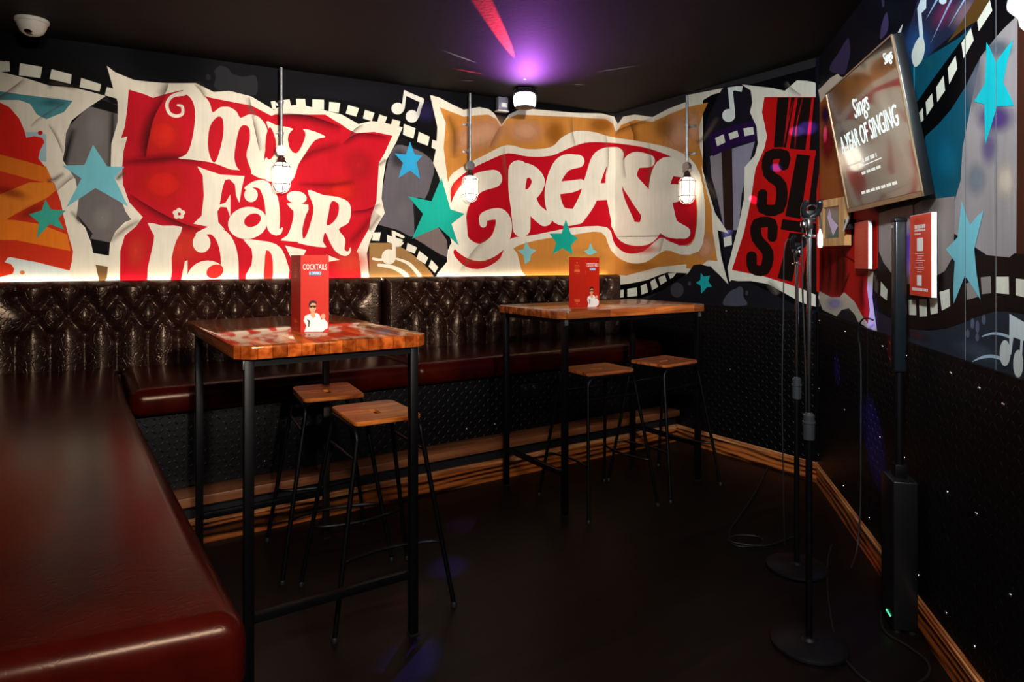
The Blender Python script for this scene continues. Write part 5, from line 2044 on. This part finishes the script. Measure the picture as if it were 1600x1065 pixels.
# short bracket under the television
uu, zz = WC.px(1341, 350)
t = thing('cable_clip', 'small black clip with a white bar on the wall beside the timber frame', 'clip', WC.P(uu, zz, .016))
b = MB()
b.box((0, 0, 0), (.03, .05, .045), bev=.004, mtx=Matrix.Translation(WC.n * .02) @ (lambda q: (setattr(q, 'translation', Vector((0, 0, 0))), q)[1])(wmtx(WC, 0, 0)))
b.build('clip_body', M_BLK, t)
b = MB()
e = WC.n * .05
b.tube([e + Vector((0, 0, -.03)), e + WC.d * .10 + Vector((0, 0, .035))], .005, 8)
b.build('white_bar', M_WHITEP, t)

# housings for the added ceiling spots, out of frame
for i, (a, c_, p_, col_, an, bl_) in enumerate(SPOTS):
    lab = ['black ceiling spotlight behind the camera, leftmost by the rear wall', 'black ceiling spotlight behind the camera, rightmost by the rear wall', 'black ceiling spotlight behind the camera, the one nearer to it', 'black ceiling spotlight above the camera facing the side wall'][i]
    t = thing('ceiling_spotlight', lab, 'spotlight', (a[0], a[1], CEIL))
    b = MB()
    b.lathe([(.002, 0), (.05, 0), (.05, -.012), (.012, -.016), (.012, -.02)], n=20)
    b.build('ceiling_rose', M_BLK, t)
    b = MB()
    d = (Vector(c_) - Vector(a)).normalized()
    mt = Matrix.Translation(Vector((0, 0, a[2] - CEIL)) - d * .0) @ d.to_track_quat('Z', 'Y').to_matrix().to_4x4()
    b.lathe([(.001, -.12), (.06, -.12), (.10, -.02), (.105, -.012)], n=24, mtx=mt)
    b.tube([(0, 0, -.015), Vector((0, 0, a[2] - CEIL)) - d * .11], .008, 8)
    b.build('lamp_housing', M_BLK, t)

# ------------------------------------------------------------------ coloured beams of the effect light
F0 = Vector((fp.x, fp.y, CEIL - .16))


def beam(loc, target, power, col, ang, blend=.3, radius=.004):
    return spot('effect_beam', loc, target, power, col, ang, blend, radius)


def ceil_pt(x, y):
    f = (CEIL - EYE) * FPX / (HOR - y)
    return cam2w((x - 800) / FPX * f, f, CEIL)


def wall_pt(W, x, y):
    u, z = W.px(x, y)
    return W.P(u, z)


# glow around the fixture
gp = fp + cam2w(.02, -.16)
g_ = spot('effect_glow', (gp.x, gp.y, CEIL - .19), Vector((gp.x, gp.y, CEIL)) + cam2w(.02, -.14), 60, (.62, .14, 1.0), 140, .8, .03)
src = Vector((gp.x, gp.y, CEIL - .05))
for x, y, p_, col, an in [(778, 45, 30, (1, .03, .03), 4.0), (735, 112, 34, (1, .04, .05), 2.2), (820, 124, 22, (1, .1, .25), 5), (722, 90, 22, (.8, .6, .7), 1.4), (732, 126, 22, (.8, .6, .7), 1.2), (905, 132, 22, (.8, .6, .8), 1.4), (960, 108, 22, (.7, .6, .7), 1.6)]:
    beam(src, ceil_pt(x, y), p_ * 34, col, an * 1.15, .5)
for W, x, y, p_, col, an in [(WB, 1213, 262, 60, (.05, .15, 1), 2.0), (WB, 1245, 205, 40, (.3, .2, 1), 2.4), (WB, 1262, 200, 50, (.2, .1, 1), 3.0), (WC, 1290, 210, 70, (.35, .2, 1), 3.2), (WC, 1360, 480, 50, (.25, .2, 1), 5.0), (WC, 1370, 690, 120, (.15, .1, 1), 6.0), (WC, 1312, 580, 60, (.2, .1, 1), 3.4), (WC, 1425, 400, 30, (.3, .2, 1), 4.0), (WC, 1405, 560, 80, (1, .05, .05), 3.2), (WB, 1178, 312, 20, (1, .1, .5), 2.0)]:
    beam(F0, wall_pt(W, x, y), p_ * (26 if W is WB else 9), col, an, .8)
for x, y, p_, col, an in [(700, 885, 110, (.15, .08, 1), 4.0), (640, 1030, 120, (.1, .08, 1), 4.0), (640, 935, 50, (1, .06, .05), 4.0), (725, 820, 60, (.5, .1, .9), 4.5), (1345, 880, 60, (1, .15, .3), 4.0), (1340, 850, 50, (.3, .1, 1), 4.0)]:
    beam(F0, fl(x, y, 0), p_, col, an, .9)
tgt = cam2w((548 - 800) / FPX * 3.4, 3.4, .75)
beam(F0, tgt, 60, (.1, .08, 1), 3.0, .8)

t = thing('linear_ceiling_light', 'slim black linear light on the ceiling above the camera', 'light', (LINEAR.location.x, LINEAR.location.y, CEIL))  # housing for the added linear lamp, out of view
b = MB()
b.box((0, 0, -.03), (1.04, .18, .056), bev=.004)
b.build('housing', M_BLK, t)
